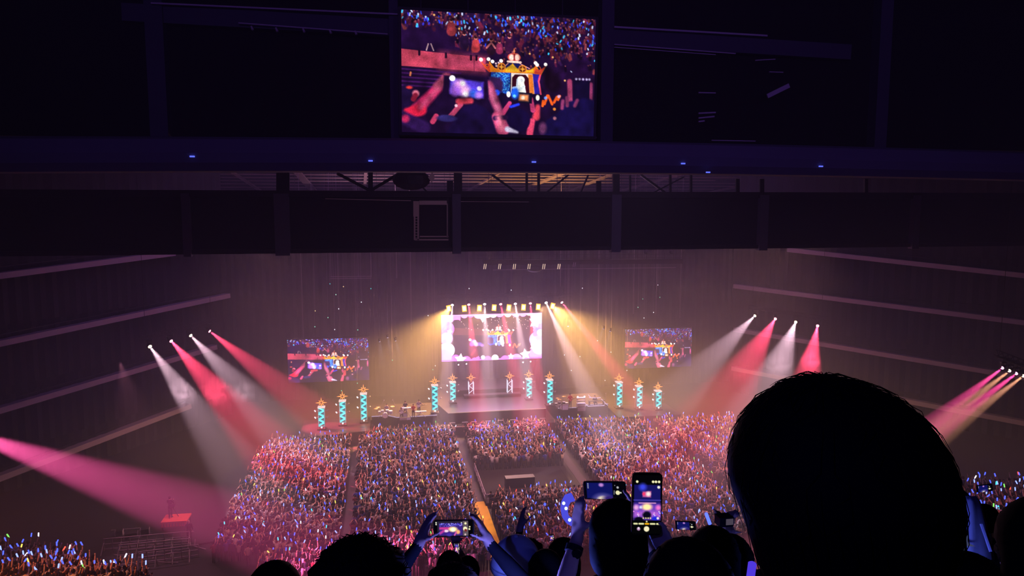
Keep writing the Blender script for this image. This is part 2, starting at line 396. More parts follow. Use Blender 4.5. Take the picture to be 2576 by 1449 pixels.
# row of moving heads and amber blinders over the centre screen
mhx = [1138, 1179, 1219, 1259, 1296, 1334, 1373, 1412]; mhy = [765, 764, 763, 763, 762, 761, 760, 759]
ends = [(1112, 1110), (1212, 1110), (1232, 1090), (1326, 1080), (1345, 1090), (1362, 1100), (1490, 1010), (1650, 1060)]
pw = [60, 75, 60, 75, 65, 80, 85, 95]
pa, pb = on_y(1100, 764, YL - .4), on_y(1440, 758, YL - .4)
truss(pa + Vector((0, 0, .95)), pb + Vector((0, 0, .95)), 'lighting_truss', 'black lighting truss over the centre screen carrying the lamp row')
for i in range(8):
    p = on_y(mhx[i], mhy[i], YL - .4)
    tgt = on_y(*ends[i], 76.0 if i < 6 else 74.0)
    red = i % 2 == 1
    moving_head(p, tgt, pw[i] * (5200 if i % 2 == 0 else 6500), RED if red else WHT, M_lens_r if red else M_lens_w, '%s moving head from the left above the centre screen, %s beam' % (ORD[i], 'red' if red else 'pale pink'), 'moving heads above the centre screen', 10 if i < 6 else 9)
blx = [1129, 1168, 1206, 1243, 1280, 1317, 1354, 1390]; bly = [776, 776, 775, 774, 774, 773, 772, 770]
rot = [-10, -5, 3, 5, 7, 4, 5, 15]
for i in range(8):
    p = on_y(blx[i], bly[i], YL - .7)
    t = thing('blinder_light', '%s amber blinder from the left in the row over the centre screen' % ORD[i], 'stage light', p, 'amber blinders above the centre screen')
    Mr = Matrix.Rotation(R(rot[i]), 3, 'Y')
    MB().box((0, .12, 0), (.62, .2, .86), M=Mr).build('housing', M_fix, t)
    o = MB().box((0, -.02, 0), (.56, .06, .80), M=Mr).build('lamp_face', M_blind, t)
    MB().box((0, -.055, 0), (.34, .03, .52), M=Mr).build('bright_core', M_core, o)
    MB().tube([(0, .1, .4), (0, .2, 1.42)], .03, 6).build('clamp', M_dsteel, t)
    if i in (0, 7):                         # the end ones throw wide amber shafts sideways
        spot('blinder_lamp', p + Vector((0, -.3, 0)), p + Vector((-7 if i == 0 else 6, -5, -9 if i == 0 else -7)), 100000 if i == 0 else 125000, (1.0, 0.50, 0.12), 84, 1.0, 0.2, t)
    elif i in (2, 4, 6):
        spot('blinder_lamp', p + Vector((0, -.3, 0)), p + Vector(((i - 3.5) * 2.2, -8, -6)), 11000, (1.0, 0.50, 0.22), 120, 0.9, 0.3, t)
for k, (px, py, ex, ey) in enumerate(((1153, 913, 1185, 960), (1173, 911, 1200, 950), (1316, 907, 1290, 950), (1335, 905, 1318, 950))):
    p = on_y(px, py + 4, YL + .17)
    moving_head(p, on_y(ex, ey, 87), 4000, (1, .7, .7), M_lens_w, '%s small spotlight from the left under the centre screen' % ORD[k], 'small spotlights under the centre screen', 14, .45, .42)
# four moving heads hung in front of each side stand
def side_row(pts, tg, side, group, Y, powers, seq, ang):
    P = [on_y(*p, Y + k * (0.0)) for k, p in enumerate(pts)]
    return P
qL = (LD.y, -LD.x); qR = (RD.y, -RD.x)
LA2 = LA + Vector((0.839, -0.545, 0)) * 2.0; RA2 = RA + Vector((-0.766, -0.643, 0)) * 2.0
lp = [(376, 870), (429, 856), (478, 842), (525, 831)]; le = [(665, 1270), (730, 1190), (770, 1150), (850, 1085)]
LPs = [on_wall(*p, LA2, qL) for p in lp]
dL = (LPs[3] - LPs[0]).normalized(); truss(LPs[0] + Vector((0, 0, .95)) - dL, LPs[3] + Vector((0, 0, .95)) + dL, 'lighting_truss', 'short black lighting truss hung before the stand at stage left side of the photo')
for i in range(4):
    red = i % 2 == 1; tg = on_floor(*le[i], 1.0)
    moving_head(LPs[i], tg, (170000, 330000, 140000, 300000)[i], RED if red else (1, .60, .76), M_lens_r if red else M_lens_y, '%s moving head from the left before the left stand, %s beam' % (ORD[i], 'red' if red else 'white'), 'moving heads before the left stand', 14 if i == 0 else 18)
rp = [(1900, 793), (1951, 801), (2002, 809), (2057, 818)]; re_ = [(1580, 1120), (1690, 1230), (1830, 1250), (1990, 1160)]
RPs = [on_wall(*p, RA2, qR) for p in rp]
dR = (RPs[3] - RPs[0]).normalized(); truss(RPs[0] + Vector((0, 0, .95)) - dR, RPs[3] + Vector((0, 0, .95)) + dR, 'lighting_truss', 'short black lighting truss hung before the stand on the right')
for i in range(4):
    red = i % 2 == 1; tg = on_floor(*re_[i], 1.0)
    moving_head(RPs[i], tg, (150000, 330000, 190000, 380000)[i], RED if red else (1, .60, .76), M_lens_r if red else M_lens_y, '%s moving head from the left before the right stand, %s beam' % (ORD[i], 'red' if red else 'white'), 'moving heads before the right stand', 17)
# near lamps: a tight row at the right edge, and one just outside the left edge
for i, (px, py) in enumerate(((2523, 924), (2541, 931), (2558, 938), (2576, 944))):
    p = at_depth(px, py, 58); tg = at_depth(2290 + 14 * i, 1105 + 6 * i, 52)
    moving_head(p, tg, (360000, 220000, 360000, 220000)[i], MAG if i % 2 == 0 else AMB, M_lens_m if i % 2 == 0 else M_lens_y, '%s lamp from the left in the tight row at the right edge' % ORD[i], 'tight lamp row at the right edge', 8, .7)
truss(at_depth(2505, 917, 58) + Vector((0, 0, .95)), at_depth(2625, 963, 58) + Vector((0, 0, .95)), 'lighting_truss', 'black truss holding the tight row of magenta and orange lamps')
truss(at_depth(-180, 1067, 40) + Vector((0, 0, .95)), at_depth(-110, 1067, 40) + Vector((0, 0, .95)), 'lighting_truss', 'short truss off the left edge holding one magenta lamp')
p = at_depth(-145, 1067, 40); tg = at_depth(560, 1310, 46)
moving_head(p, tg, 420000, (1.0, .10, .36), M_lens_m, 'moving head off the left edge throwing a broad magenta beam', None, 17)
for k, (px, py, ex, ey) in enumerate(((955, 858, 985, 1040), (975, 848, 1025, 1042), (995, 856, 1050, 1040), (1535, 832, 1490, 1015), (1518, 826, 1440, 1018))):
    p = on_y(px, py, 86)
    moving_head(p, on_floor(ex, ey, 2.2), 2600, (.72, .62, 1.0), M_fixlens, '%s small violet spotlight from the left hung above the band platforms' % ORD[k], 'small violet spotlights above the band', 30, .5, roof_z(86) + .1 - p.z)
# ------------------------------------------------------------------ LED screens: a grid of pixels, each vertex a colour
class Paint:
    def __init__(s, w, h, bg, x0, y0, x1, y1):
        s.w, s.h = w, h; s.im = np.ones((h, w, 3)) * np.array(bg) / 255.0
        s.X, s.Y = np.meshgrid(np.linspace(x0, x1, w), np.linspace(y0, y1, h)); s.px = (x1 - x0) / w
    def mix(s, a, c, gain=1.0):
        a = np.clip(a, 0, 1)[..., None]; s.im = s.im * (1 - a) + a * np.array(c) / 255.0 * gain
    def add(s, a, c): s.im = s.im + np.clip(a, 0, 1)[..., None] * np.array(c) / 255.0
    def edge(s, d, soft): return np.clip(0.5 - d / max(soft, s.px), 0, 1)
    def circ(s, x, y, r, c, soft=0, ry=None, g=1.0):
        k = r / (ry or r); s.mix(s.edge(np.hypot(s.X - x, (s.Y - y) * k) - r, soft), c, g)
    def ring(s, x, y, r, w, c, soft=0): s.mix(s.edge(np.abs(np.hypot(s.X - x, s.Y - y) - r) - w / 2, soft), c)
    def cap(s, x0, y0, x1, y1, r0, c, soft=0, r1=None, g=1.0):
        dx, dy = x1 - x0, y1 - y0; t = np.clip(((s.X - x0) * dx + (s.Y - y0) * dy) / (dx * dx + dy * dy + 1e-9), 0, 1)
        s.mix(s.edge(np.hypot(s.X - x0 - t * dx, s.Y - y0 - t * dy) - (r0 + (0 if r1 is None else (r1 - r0) * t)), soft), c, g)
    def poly(s, pts, c, soft=0, g=1.0):
        d = None; inside = np.zeros_like(s.X, bool); n = len(pts)
        for i in range(n):
            (x0, y0), (x1, y1) = pts[i], pts[(i + 1) % n]; dx, dy = x1 - x0, y1 - y0
            t = np.clip(((s.X - x0) * dx + (s.Y - y0) * dy) / (dx * dx + dy * dy + 1e-9), 0, 1)
            e = np.hypot(s.X - x0 - t * dx, s.Y - y0 - t * dy); d = e if d is None else np.minimum(d, e)
            cr = ((y0 > s.Y) != (y1 > s.Y)) & (s.X < (x1 - x0) * (s.Y - y0) / (y1 - y0 + 1e-9) + x0); inside ^= cr
        s.mix(s.edge(np.where(inside, -d, d), soft), c, g)
def star_pts(x, y, r, k=0.45, rot=0.0, n=5):
    return [(x + (r if i % 2 == 0 else r * k) * math.sin(rot + math.pi * i / n), y - (r if i % 2 == 0 else r * k) * math.cos(rot + math.pi * i / n)) for i in range(2 * n)]
def feed(P, dark=False):
    """the live picture: a crowned stage booth among raised phones (frame 115..2090 by 90..1345)"""
    r = np.random.default_rng(5)
    if not dark:
        P.poly([(100, 480), (2100, 560), (2100, 1400), (100, 1400)], (26, 10, 44), 60)
        P.poly([(1560, 520), (2100, 560), (2100, 1000), (1560, 1000)], (34, 12, 52), 90)
        for k in range(620):                                  # people in the far stand
            x = r.uniform(110, 2090); y = r.uniform(80, 500) if r.random() < .8 else r.uniform(80, 640)
            if x < 1100 and y > 450: continue
            if 120 < x < 640 and y > 240: continue
            c = np.array([(120, 34, 66), (88, 26, 62), (60, 26, 84), (150, 60, 70), (30, 12, 40)][r.integers(5)]) * r.uniform(.5, 1)
            P.cap(x, y, x + r.normal(0, 14), y + r.uniform(15, 46), r.uniform(7, 16), c, 14)
            P.circ(x, y - 14, r.uniform(6, 11), np.array((170, 82, 96)) * r.uniform(.5, 1), 8)
        for k in range(190):                                  # their light sticks
            x = r.uniform(115, 2085); y = 90 + abs(r.normal(0, 150)) if x < 1500 else 110 + abs(r.normal(0, 230))
            if (x < 1100 and y > 480) or (120 < x < 640 and y > 250): continue
            c = [(40, 70, 255), (70, 120, 255), (60, 200, 255), (60, 60, 230), (200, 215, 255)][r.integers(5)]
            a = r.normal(0, .35); L = r.uniform(8, 26); P.cap(x, y, x + L * math.sin(a), y + L * math.cos(a), r.uniform(4, 9), c, 8, g=1.1)
        for x, y in ((437, 127), (1290, 163), (683, 256), (1130, 258), (1400, 483), (1770, 753), (1640, 510), (1795, 268)): P.circ(x, y, 10, (255, 190, 110), 8)
        for x, y, s2, c in ((850, 405, .95, (196, 62, 70)), (1090, 425, .8, (150, 46, 84)), (1005, 420, 1, (40, 16, 36)), (735, 370, 1, (36, 16, 50)), (605, 240, 1, (150, 50, 60)), (1190, 380, 1, (60, 20, 60))):
            P.cap(x, y - 16 * s2, x, y + 50 * s2, 38 * s2, c, 14, 46 * s2); P.circ(x, y - 62 * s2, 18 * s2, (214, 120, 116), 6); P.circ(x, y - 70 * s2, 17 * s2, (46, 18, 30), 6, 12 * s2); P.circ(x + 4, y + 20, 20 * s2, np.array(c) * 1.25, 22)
        P.cap(960, 440, 1005, 388, 9, (210, 110, 120), 6); P.cap(1048, 440, 1010, 388, 9, (210, 110, 120), 6)
        P.cap(360, 490, 378, 425, 6, (190, 150, 160), 5); P.cap(430, 490, 405, 425, 6, (190, 150, 160), 5)
    P.poly([(100, 484), (950, 545), (950, 692), (100, 660)], (196, 66, 92) if not dark else (84, 44, 34), 6)
    P.poly([(500, 515), (950, 545), (950, 692), (500, 676)], (176, 62, 92) if not dark else (78, 42, 34), 120)
    P.cap(833, 540, 836, 690, 3, (90, 30, 60), 3)
    if not dark:
        for x, y in ((290, 520), (553, 535), (803, 550), (858, 550)): P.cap(x, y - 20, x, y + 20, 11, (30, 10, 34), 5)
        for k in range(5): P.cap(110, 690 + 42 * k, 700, 715 + 40 * k, 7, (70, 24, 96), 12)
        P.cap(205, 725, 200, 755, 9, (255, 140, 90), 8)
        for x, y, rr in ((1640, 780, 90), (1600, 690, 50)): P.circ(x, y, rr, (22, 8, 26), 50)
    # the booth
    P.poly([(1100, 660), (1180, 590), (1300, 590), (1420, 660)], (24, 26, 96), 5)
    P.cap(1130, 640, 1180, 592, 4, (255, 170, 170), 3); P.cap(1300, 590, 1400, 640, 4, (255, 170, 170), 3)
    P.poly([(1010, 676), (1205, 690), (1195, 905), (1060, 940), (1000, 900), (1000, 760)], (26, 70, 196), 5)
    for k in range(420):
        x, y = r.uniform(1012, 1198), r.uniform(690, 900); P.circ(x, y, r.uniform(3, 6), [(70, 170, 255), (20, 40, 150), (90, 200, 255)][r.integers(3)], 5)
    P.poly([(985, 740), (1100, 745), (1130, 800), (1120, 900), (1010, 905)], (58, 30, 84), 24)
    P.poly([(1430, 690), (1512, 700), (1500, 780), (1525, 905), (1445, 905)], (46, 34, 170), 5)
    P.cap(1512, 700, 1496, 770, 9, (255, 70, 110), 6); P.cap(1496, 770, 1520, 905, 9, (255, 80, 120), 6)
    P.poly([(1212, 690), (1432, 690), (1455, 905), (1208, 905)], (255, 236, 226), 6)
    P.poly([(1385, 700), (1432, 700), (1452, 905), (1405, 905)], (255, 132, 44), 10)
    P.poly([(1222, 740), (1250, 706), (1360, 706), (1392, 745), (1404, 910), (1220, 910)], (58, 8, 26), 6)
    P.poly([(898, 580), (940, 640), (985, 690), (1430, 692), (1522, 700), (1570, 610), (1545, 640), (1500, 660), (1468, 600), (1430, 650), (1330, 655), (1260, 640), (1226, 590), (1190, 640), (1110, 660), (1040, 645), (985, 575), (985, 640), (940, 620)], (255, 140, 24), 6)
    P.poly([(1150, 650), (1226, 596), (1280, 650), (1400, 660), (1440, 630), (1440, 680), (1150, 682)], (255, 190, 40), 14)
    P.poly([(905, 585), (945, 650), (985, 690), (1000, 690), (985, 600), (965, 640)], (224, 66, 40), 8); P.poly([(1455, 640), (1510, 650), (1562, 610), (1520, 698), (1450, 690)], (224, 66, 50), 10)
    for x, y, rr in ((1112, 633, 38), (1328, 648, 38)):
        P.circ(x, y, rr, (120, 50, 20), 5); P.ring(x, y, rr, 10, (255, 150, 50), 4); P.poly(star_pts(x, y, rr * .9, .3, 0, 4), (255, 176, 60), 4)
    for x, y, rr in ((970, 635, 26), (1487, 640, 28)): P.ring(x, y, rr, 8, (240, 90, 50), 5)
    P.circ(1240, 528, 68, (190, 62, 56), 6, 46); P.circ(1214, 530, 26, (255, 214, 200), 14, 34); P.circ(1272, 528, 24, (255, 214, 200), 14, 34)
    P.cap(1242, 480, 1240, 570, 6, (120, 30, 40), 4); P.cap(1176, 574, 1308, 578, 11, (255, 214, 200), 6); P.cap(1240, 440, 1240, 486, 5, (255, 120, 70), 4); P.circ(1240, 462, 10, (255, 150, 100), 5)
    for x, y in ((903, 565), (980, 557), (1020, 580), (1462, 578), (1478, 597), (1566, 590), (1108, 570)): P.circ(x, y, 18, (255, 246, 236), 7, g=1.25)
    for x, y in ((1055, 600), (1082, 590), (1060, 625)): P.circ(x, y, 10, (240, 200, 210), 6)
    # pale figure singing in the booth
    P.circ(1312, 762, 40, (250, 252, 246), 6); P.cap(1312, 790, 1318, 890, 34, (250, 252, 240), 8, 48); P.cap(1290, 840, 1235, 850, 13, (240, 250, 250), 6); P.cap(1345, 830, 1300, 868, 13, (220, 230, 235), 6)
    P.circ(1318, 768, 16, (214, 216, 222), 8); P.cap(1276, 760, 1272, 830, 9, (200, 210, 225), 6)
    for x, y in ((1186, 918), (1488, 945)): P.circ(x, y, 20, (255, 250, 235), 8, 30, 1.25)
    if dark:
        for x, y, rr, c2 in ((690, 850, 60, (230, 150, 250)), (750, 900, 50, (255, 190, 250)), (650, 900, 44, (170, 100, 240)), (830, 900, 40, (110, 90, 220)), (880, 930, 34, (150, 100, 220)), (720, 830, 24, (255, 250, 250))): P.circ(x, y, rr, c2, rr)
        P.circ(617, 790, 30, (255, 250, 255), 8)
        for a, b, c2, d in ((1560, 1010, 1590, 920), (1640, 1010, 1600, 920), (1660, 990, 1690, 930), (1700, 960, 1720, 920)): P.cap(a, b, c2, d, 13, (255, 110, 50), 9)
        P.circ(1252, 905, 34, (90, 130, 255), 26, 50); P.circ(1335, 950, 26, (220, 190, 240), 20); P.cap(650, 1150, 720, 1040, 26, (110, 40, 40), 24)
        return
    # raised arms and phones
    P.cap(1820, 760, 1830, 960, 26, (176, 66, 110), 16); P.cap(2048, 780, 2050, 1000, 18, (160, 60, 110), 16)
    P.poly([(1860, 745), (2034, 750), (2030, 960), (1856, 960)], (18, 10, 44), 8)
    for x in (1890, 1925, 1962, 2000, 2030): P.circ(x, 732, 12, (215, 200, 255), 12)
    for a, b, c2, d in ((1560, 1010, 1590, 920), (1640, 1010, 1600, 920), (1660, 990, 1690, 930), (1700, 960, 1720, 920), (1540, 1030, 1545, 980)): P.cap(a, b, c2, d, 13, (255, 96, 30), 9)
    P.circ(1570, 945, 16, (110, 150, 255), 10); P.circ(1710, 925, 17, (255, 190, 230), 10); P.circ(1665, 1062, 16, (255, 150, 60), 8)
    P.cap(1475, 1150, 1490, 1040, 40, (214, 62, 84), 24, 24); P.cap(1410, 1330, 1430, 1200, 34, (230, 70, 110), 16)
    P.circ(1285, 1190, 128, (20, 10, 52), 14); P.circ(1110, 960, 58, (22, 10, 44), 12); P.circ(840, 1220, 185, (24, 12, 56), 18); P.poly([(640, 1200), (1060, 1180), (1160, 1400), (520, 1400)], (24, 12, 54), 30)
    P.circ(1065, 905, 32, (40, 80, 255), 16)
    P.cap(1130, 1120, 1200, 1010, 26, (205, 62, 116), 10, 20); P.cap(1440, 1080, 1420, 960, 26, (196, 60, 112), 12, 20)
    P.poly([(1284, 892), (1432, 898), (1428, 1010), (1280, 1000)], (18, 16, 40), 8); P.poly([(1296, 915), (1392, 920), (1390, 985), (1294, 978)], (255, 150, 90), 26); P.circ(1335, 950, 20, (255, 240, 220), 14)
    P.circ(1252, 905, 40, (30, 100, 255), 26, 60); P.circ(1248, 935, 16, (120, 220, 255), 10)
    P.cap(1210, 1050, 1290, 1022, 13, (40, 60, 255), 14)
    P.cap(270, 1100, 470, 880, 64, (206, 42, 100), 30, 46); P.cap(470, 860, 560, 760, 46, (150, 60, 90), 30)
    P.cap(190, 1140, 300, 1110, 60, (226, 34, 70), 26); P.cap(120, 1190, 330, 1290, 66, (44, 20, 74), 30); P.circ(150, 1205, 40, (190, 40, 90), 30)
    P.cap(980, 830, 1090, 1110, 50, (158, 62, 104), 26, 42); P.cap(1080, 1160, 1130, 1290, 62, (196, 74, 118), 20, 70); P.cap(1050, 1175, 1160, 1165, 24, (40, 18, 60), 14)
    P.cap(300, 1085, 470, 885, 20, (240, 90, 140), 50); P.cap(985, 850, 1080, 1090, 14, (214, 110, 150), 44); P.cap(1090, 1170, 1120, 1280, 26, (236, 120, 150), 50)
    P.poly([(532, 742), (972, 760), (985, 960), (880, 1000), (560, 985), (525, 900)], (22, 8, 40), 18)
    P.poly([(596, 765), (930, 800), (930, 970), (590, 930)], (86, 60, 214), 26)
    for x, y, rr, c2 in ((690, 840, 60, (250, 170, 250)), (740, 900, 56, (255, 190, 240)), (650, 900, 50, (190, 110, 255)), (830, 925, 40, (60, 110, 255)), (880, 940, 36, (190, 130, 255)), (720, 820, 26, (255, 250, 250)), (750, 930, 26, (255, 250, 255))): P.circ(x, y, rr, c2, rr)
    P.circ(617, 770, 30, (255, 250, 255), 10, g=1.2); P.circ(888, 868, 24, (230, 215, 255), 12)
    P.cap(590, 1180, 700, 1040, 26, (200, 70, 110), 10); P.cap(680, 1010, 800, 1000, 30, (206, 60, 80), 22); P.circ(655, 1055, 16, (255, 190, 210), 8)
    P.cap(420, 1230, 455, 1170, 26, (236, 70, 120), 12); P.circ(560, 1190, 100, (48, 40, 104), 40, 36)
    P.circ(160, 970, 60, (28, 14, 54), 16, 120); P.circ(255, 940, 34, (255, 130, 160), 20); P.circ(190, 880, 30, (240, 60, 60), 24, 16); P.cap(230, 1000, 250, 960, 26, (150, 30, 60), 14)
    P.poly([(1540, 1400), (1580, 1190), (1720, 1080), (1800, 980), (2000, 930), (2100, 960), (2100, 1400)], (22, 14, 66), 24)
    for a, b, c2, d in ((1745, 1050, 1752, 970), (1800, 1020, 1795, 935), (1880, 1020, 1905, 960)): P.cap(a, b, c2, d, 18, (132, 52, 96), 16)
    P.circ(1545, 1270, 40, (120, 60, 110), 30, 60); P.circ(1670, 1160, 18, (200, 120, 140), 14); P.cap(1180, 1290, 1280, 1320, 30, (220, 210, 240), 20, 12)
def grain(P, a=.10, seed=1):
    r = np.random.default_rng(seed); g = r.normal(1, a, P.im.shape[:2]); g = (g + np.roll(g, 1, 0) + np.roll(g, 1, 1)) / 3
    lo = r.normal(0, 1, (P.h // 12 + 2, P.w // 12 + 2)); iy, ix = np.linspace(0, P.h // 12, P.h), np.linspace(0, P.w // 12, P.w); y0, x0 = iy.astype(int), ix.astype(int); fy, fx = (iy - y0)[:, None], (ix - x0)[None, :]
    L = (lo[y0][:, x0] * (1 - fy) + lo[y0 + 1][:, x0] * fy) * (1 - fx) + (lo[y0][:, x0 + 1] * (1 - fy) + lo[y0 + 1][:, x0 + 1] * fy) * fx
    P.im = P.im * (g * (1 + .16 * L))[..., None]
def lin(im):
    im = np.clip(im, 0, 1.6); return np.where(im <= .04045, im / 12.92, ((im + .055) / 1.055) ** 2.4)
M_pix = glow_attr('led_pixels', 1.0); M_pixs = glow_attr('stage_led_pixels', 2.2); M_cab = mat('screen_cabinet', srgb(16, 15, 18), 0.6)
def screen(name, label, P, tl, tr, bl, Z=.35, frame=.12, group=None, pix=None):
    tl, tr, bl = Vector(tl), Vector(tr), Vector(bl); ax, ay = tr - tl, bl - tl
    n = ax.cross(ay).normalized() * -1
    if n.y > 0: n = -n
    base = bl + ax / 2; t = thing(name, label, 'screen', base, group)
    h, w = P.h, P.w; U, V = np.meshgrid(np.linspace(0, 1, w), np.linspace(0, 1, h))
    pos = (np.array(tl - base) + U[..., None] * np.array(ax) + V[..., None] * np.array(ay)).reshape(-1, 3)
    i = np.arange(w * h).reshape(h, w); q = np.stack([i[:-1, :-1], i[1:, :-1], i[1:, 1:], i[:-1, 1:]], -1).reshape(-1, 4)
    o = bpy.data.objects.new('picture', arrays_mesh('picture', pos, [q], lin(P.im).reshape(-1, 3), pix or M_pix)); col.objects.link(o); o.parent = t
    c = (tl + tr + bl + (bl + ax)) / 4 - base - n * (Z / 2 + .02)
    X, Yv = ax.normalized(), ay.normalized()
    MB().box(c, (ax.length + 2 * frame, Z, ay.length + 2 * frame), M=Matrix((X, n, -Yv)).transposed()).build('cabinet', M_cab, t)
    return t
FW, FH = (115, 2085), (90, 1345)
Pb = Paint(420, 262, (34, 12, 54), 115, 90, 2085, 1345); feed(Pb); grain(Pb)
YS = 25.6
big = screen('video_screen', 'large hanging video screen under the roof showing a crowned booth and raised phones', Pb, on_y(1009, 24, YS), on_y(1499, 49, YS), on_y(1011, 332, YS), .4, .1)
for k in range(4):
    p = on_y(1060 + 120 * k, 24 + 7 * k, YS); MB().tube([p - big.location + Vector((0, .3, .1)), Vector((p.x, p.y, 36.1)) - big.location + Vector((0, .3, 0))], .025, 6).build('hanging_cable', M_dsteel, big)
for a, b in (((1015, 338), (1170, 338)), ((1200, 340), (1500, 346))):
    q0, q1 = on_y(*a, YS + .3) - big.location, on_y(*b, YS + .3) - big.location; MB().bar(q0, q1, .05).build('lower_rail', M_ledge, big)
    for u in (.15, .5, .85): MB().bar(q0.lerp(q1, u), q0.lerp(q1, u) + Vector((0, .05, .3)), .05).build('rail_strut', M_ledge, big)
P2 = Paint(206, 128, (34, 12, 54), 115, 90, 2085, 1345); feed(P2); grain(P2)
for (a, b, c2), lab in ((((722, 855), (927, 855), (722, 964)), 'side video screen at the left of the stage beside the blue towers'), (((1573, 829), (1741, 827), (1573, 928)), 'side video screen at the right of the stage beside the blue towers')):
    p, q, r2 = on_y(*a, 91), on_y(*b, 91), on_y(*c2, 91); q.z = p.z
    s_ = screen('video_screen', lab, P2, p, q, Vector((p.x, 91, r2.z)), .35, .1, 'side screens of the stage', M_pixs)
    for u in (.15, .85):
        pt = p.lerp(q, u) - s_.location + Vector((0, .3, 0)); MB().tube([pt, pt + Vector((0, 0, roof_z(91.3) + .1 - p.z))], .025, 6).build('hanging_cable', M_dsteel, s_)
# centre screen: the same picture, darker, inside a border of pink clouds and stars (frame 205..1920 by 400..1190)
Pc = Paint(300, 142, (60, 34, 20), 205, 405, 1915, 1190)
Q = Paint(300, 142, (26, 12, 12), 0, 190, 2200, 1290)
feed(Q, True); Pc.im = Q.im
r2 = np.random.default_rng(3)
for k in range(46): Pc.circ(r2.uniform(430, 1720), r2.uniform(470, 700), r2.uniform(3, 7), (255, 235, 225), 4)
PK, LP, WH, VI = (214, 104, 240), (228, 150, 250), (255, 236, 255), (150, 96, 232)
for x, y, rr, c2 in ((230, 480, 130, PK), (330, 440, 100, LP), (300, 640, 120, PK), (260, 760, 130, VI), (290, 800, 105, LP), (300, 1000, 125, WH), (230, 1120, 150, LP), (440, 1150, 70, PK), (620, 1190, 80, PK), (760, 1200, 60, PK), (980, 1190, 70, PK), (1280, 1200, 80, PK), (1480, 1190, 90, LP), (1700, 1210, 130, PK), (1850, 1120, 150, LP), (1830, 860, 130, (190, 170, 250)), (1870, 1000, 120, WH), (1900, 600, 150, LP), (1850, 460, 130, WH), (590, 400, 66, LP), (700, 395, 60, PK), (830, 390, 90, LP), (980, 390, 80, WH), (1080, 400, 70, WH), (1190, 390, 74, LP), (1330, 400, 66, WH), (1470, 390, 80, LP), (1590, 395, 70, LP), (1700, 370, 80, WH)): Pc.circ(x, y, rr, c2, 6)
Pc.poly([(205, 405), (1915, 405), (1915, 428), (205, 428)], LP, 4); Pc.poly([(205, 1165), (1915, 1165), (1915, 1190), (205, 1190)], PK, 4)
Pc.poly([(410, 425), (528, 430), (524, 505), (490, 488), (410, 492)], (240, 130, 230), 6)
Pc.poly([(780, 440), (1010, 440), (940, 480), (900, 550), (865, 485)], WH, 6)
Pc.poly([(240, 660), (280, 590), (345, 570), (300, 640)], (198, 120, 240), 10); Pc.ring(255, 770, 34, 12, WH, 8)
for x, y, rr, rot, c2 in ((1800, 560, 120, .2, WH), (520, 1160, 105, .1, WH), (1630, 1110, 100, -.15, (255, 232, 240)), (1380, 1140, 60, 0, (255, 222, 250)), (340, 690, 60, .3, LP), (1770, 985, 70, .4, WH), (820, 1150, 40, .2, PK)): Pc.poly(star_pts(x, y, rr, .5, rot), c2, 7)
for x, y, rr, c2 in ((902, 1140, 34, WH), (1108, 1160, 60, WH), (1885, 745, 54, WH), (226, 935, 46, WH), (1800, 770, 40, (232, 130, 236)), (1790, 890, 36, (214, 196, 250))): Pc.circ(x, y, rr, c2, 6)
Pc.poly([(1760, 700), (1810, 640), (1850, 690), (1800, 730)], (150, 160, 240), 8); Pc.circ(1840, 720, 70, (130, 126, 226), 40)
Pc.circ(1885, 745, 54, WH, 6)
tl, tr, bl = on_y(1110, 793, YL), on_y(1363, 788, YL), on_y(1109, 910, YL); tr.z = tl.z; bl.x = tl.x
cs = screen('video_screen', 'centre stage screen framed by pink clouds and white stars', Pc, tl, tr, bl, .3, .06, None, glow_attr('centre_led_pixels', 3.0))
for u in (.1, .5, .9):
    pt = tl.lerp(tr, u) - cs.location + Vector((0, .3, 0)); MB().tube([pt, pt + Vector((0, 0, roof_z(92.3) + .1 - tl.z))], .025, 6).build('hanging_cable', M_dsteel, cs)
area('screen_light', (tl + tr) / 2 + Vector((0, -.6, -2.9)), (tl + tr) / 2 + Vector((0, -20, -8)), 3000, (0.85, 0.45, 1.0), 12, 5.5)
# ------------------------------------------------------------------ stage
ZS = 1.8
M_deck = mat('stage_deck', srgb(52, 44, 48), 0.35, 0, 0.15, 1.0, 0.5)
M_front = mat('stage_skirt', srgb(34, 28, 32), 0.9, 0, 0.2, 2)
M_edge = glow('edge_strip', (1.0, 0.62, 0.55), 0.8)
M_edgev = glow('edge_strip_violet', (0.80, 0.62, 0.95), 0.85)
def platform(name, label, poly, z0, z1, edges=(), em=None):
    """a deck of any outline with lit strips along some of its edges"""
    t = thing(name, label, 'stage', (sum(p[0] for p in poly) / len(poly), sum(p[1] for p in poly) / len(poly), z0)); L = t.location
    MB().prism([(p[0] - L.x, p[1] - L.y) for p in poly], (0, 0, z1 - z0 - .1), (1, 0, 0), (0, 1, 0), (0, 0, .1)).build('deck', M_deck, t)
    sk = [((p[0] - L.x) * .995, (p[1] - L.y) * .995) for p in poly]
    MB().prism(sk, (0, 0, 0), (1, 0, 0), (0, 1, 0), (0, 0, z1 - z0 - .1)).build('skirt', M_front, t)
    for i in edges:
        a, b = poly[i], poly[(i + 1) % len(poly)]
        MB().bar((a[0] - L.x, a[1] - L.y, z1 - z0 + .03), (b[0] - L.x, b[1] - L.y, z1 - z0 + .03), .07, .06).build('edge_strip', em or M_edge, t)
    return t
platform('stage_deck', 'wide black main stage under the centre screen with a pale lit front edge', [(6.9, 81.5), (18.2, 81.5), (19.0, 85.8), (19.0, 95.5), (6.0, 95.5), (6.0, 85.8)], 0, ZS, (0,))
platform('stage_riser', 'upper back riser of the main stage under the screen', [(8.2, 88.6), (17.4, 88.6), (17.4, 94), (8.2, 94)], ZS + .004, ZS + .8, ())
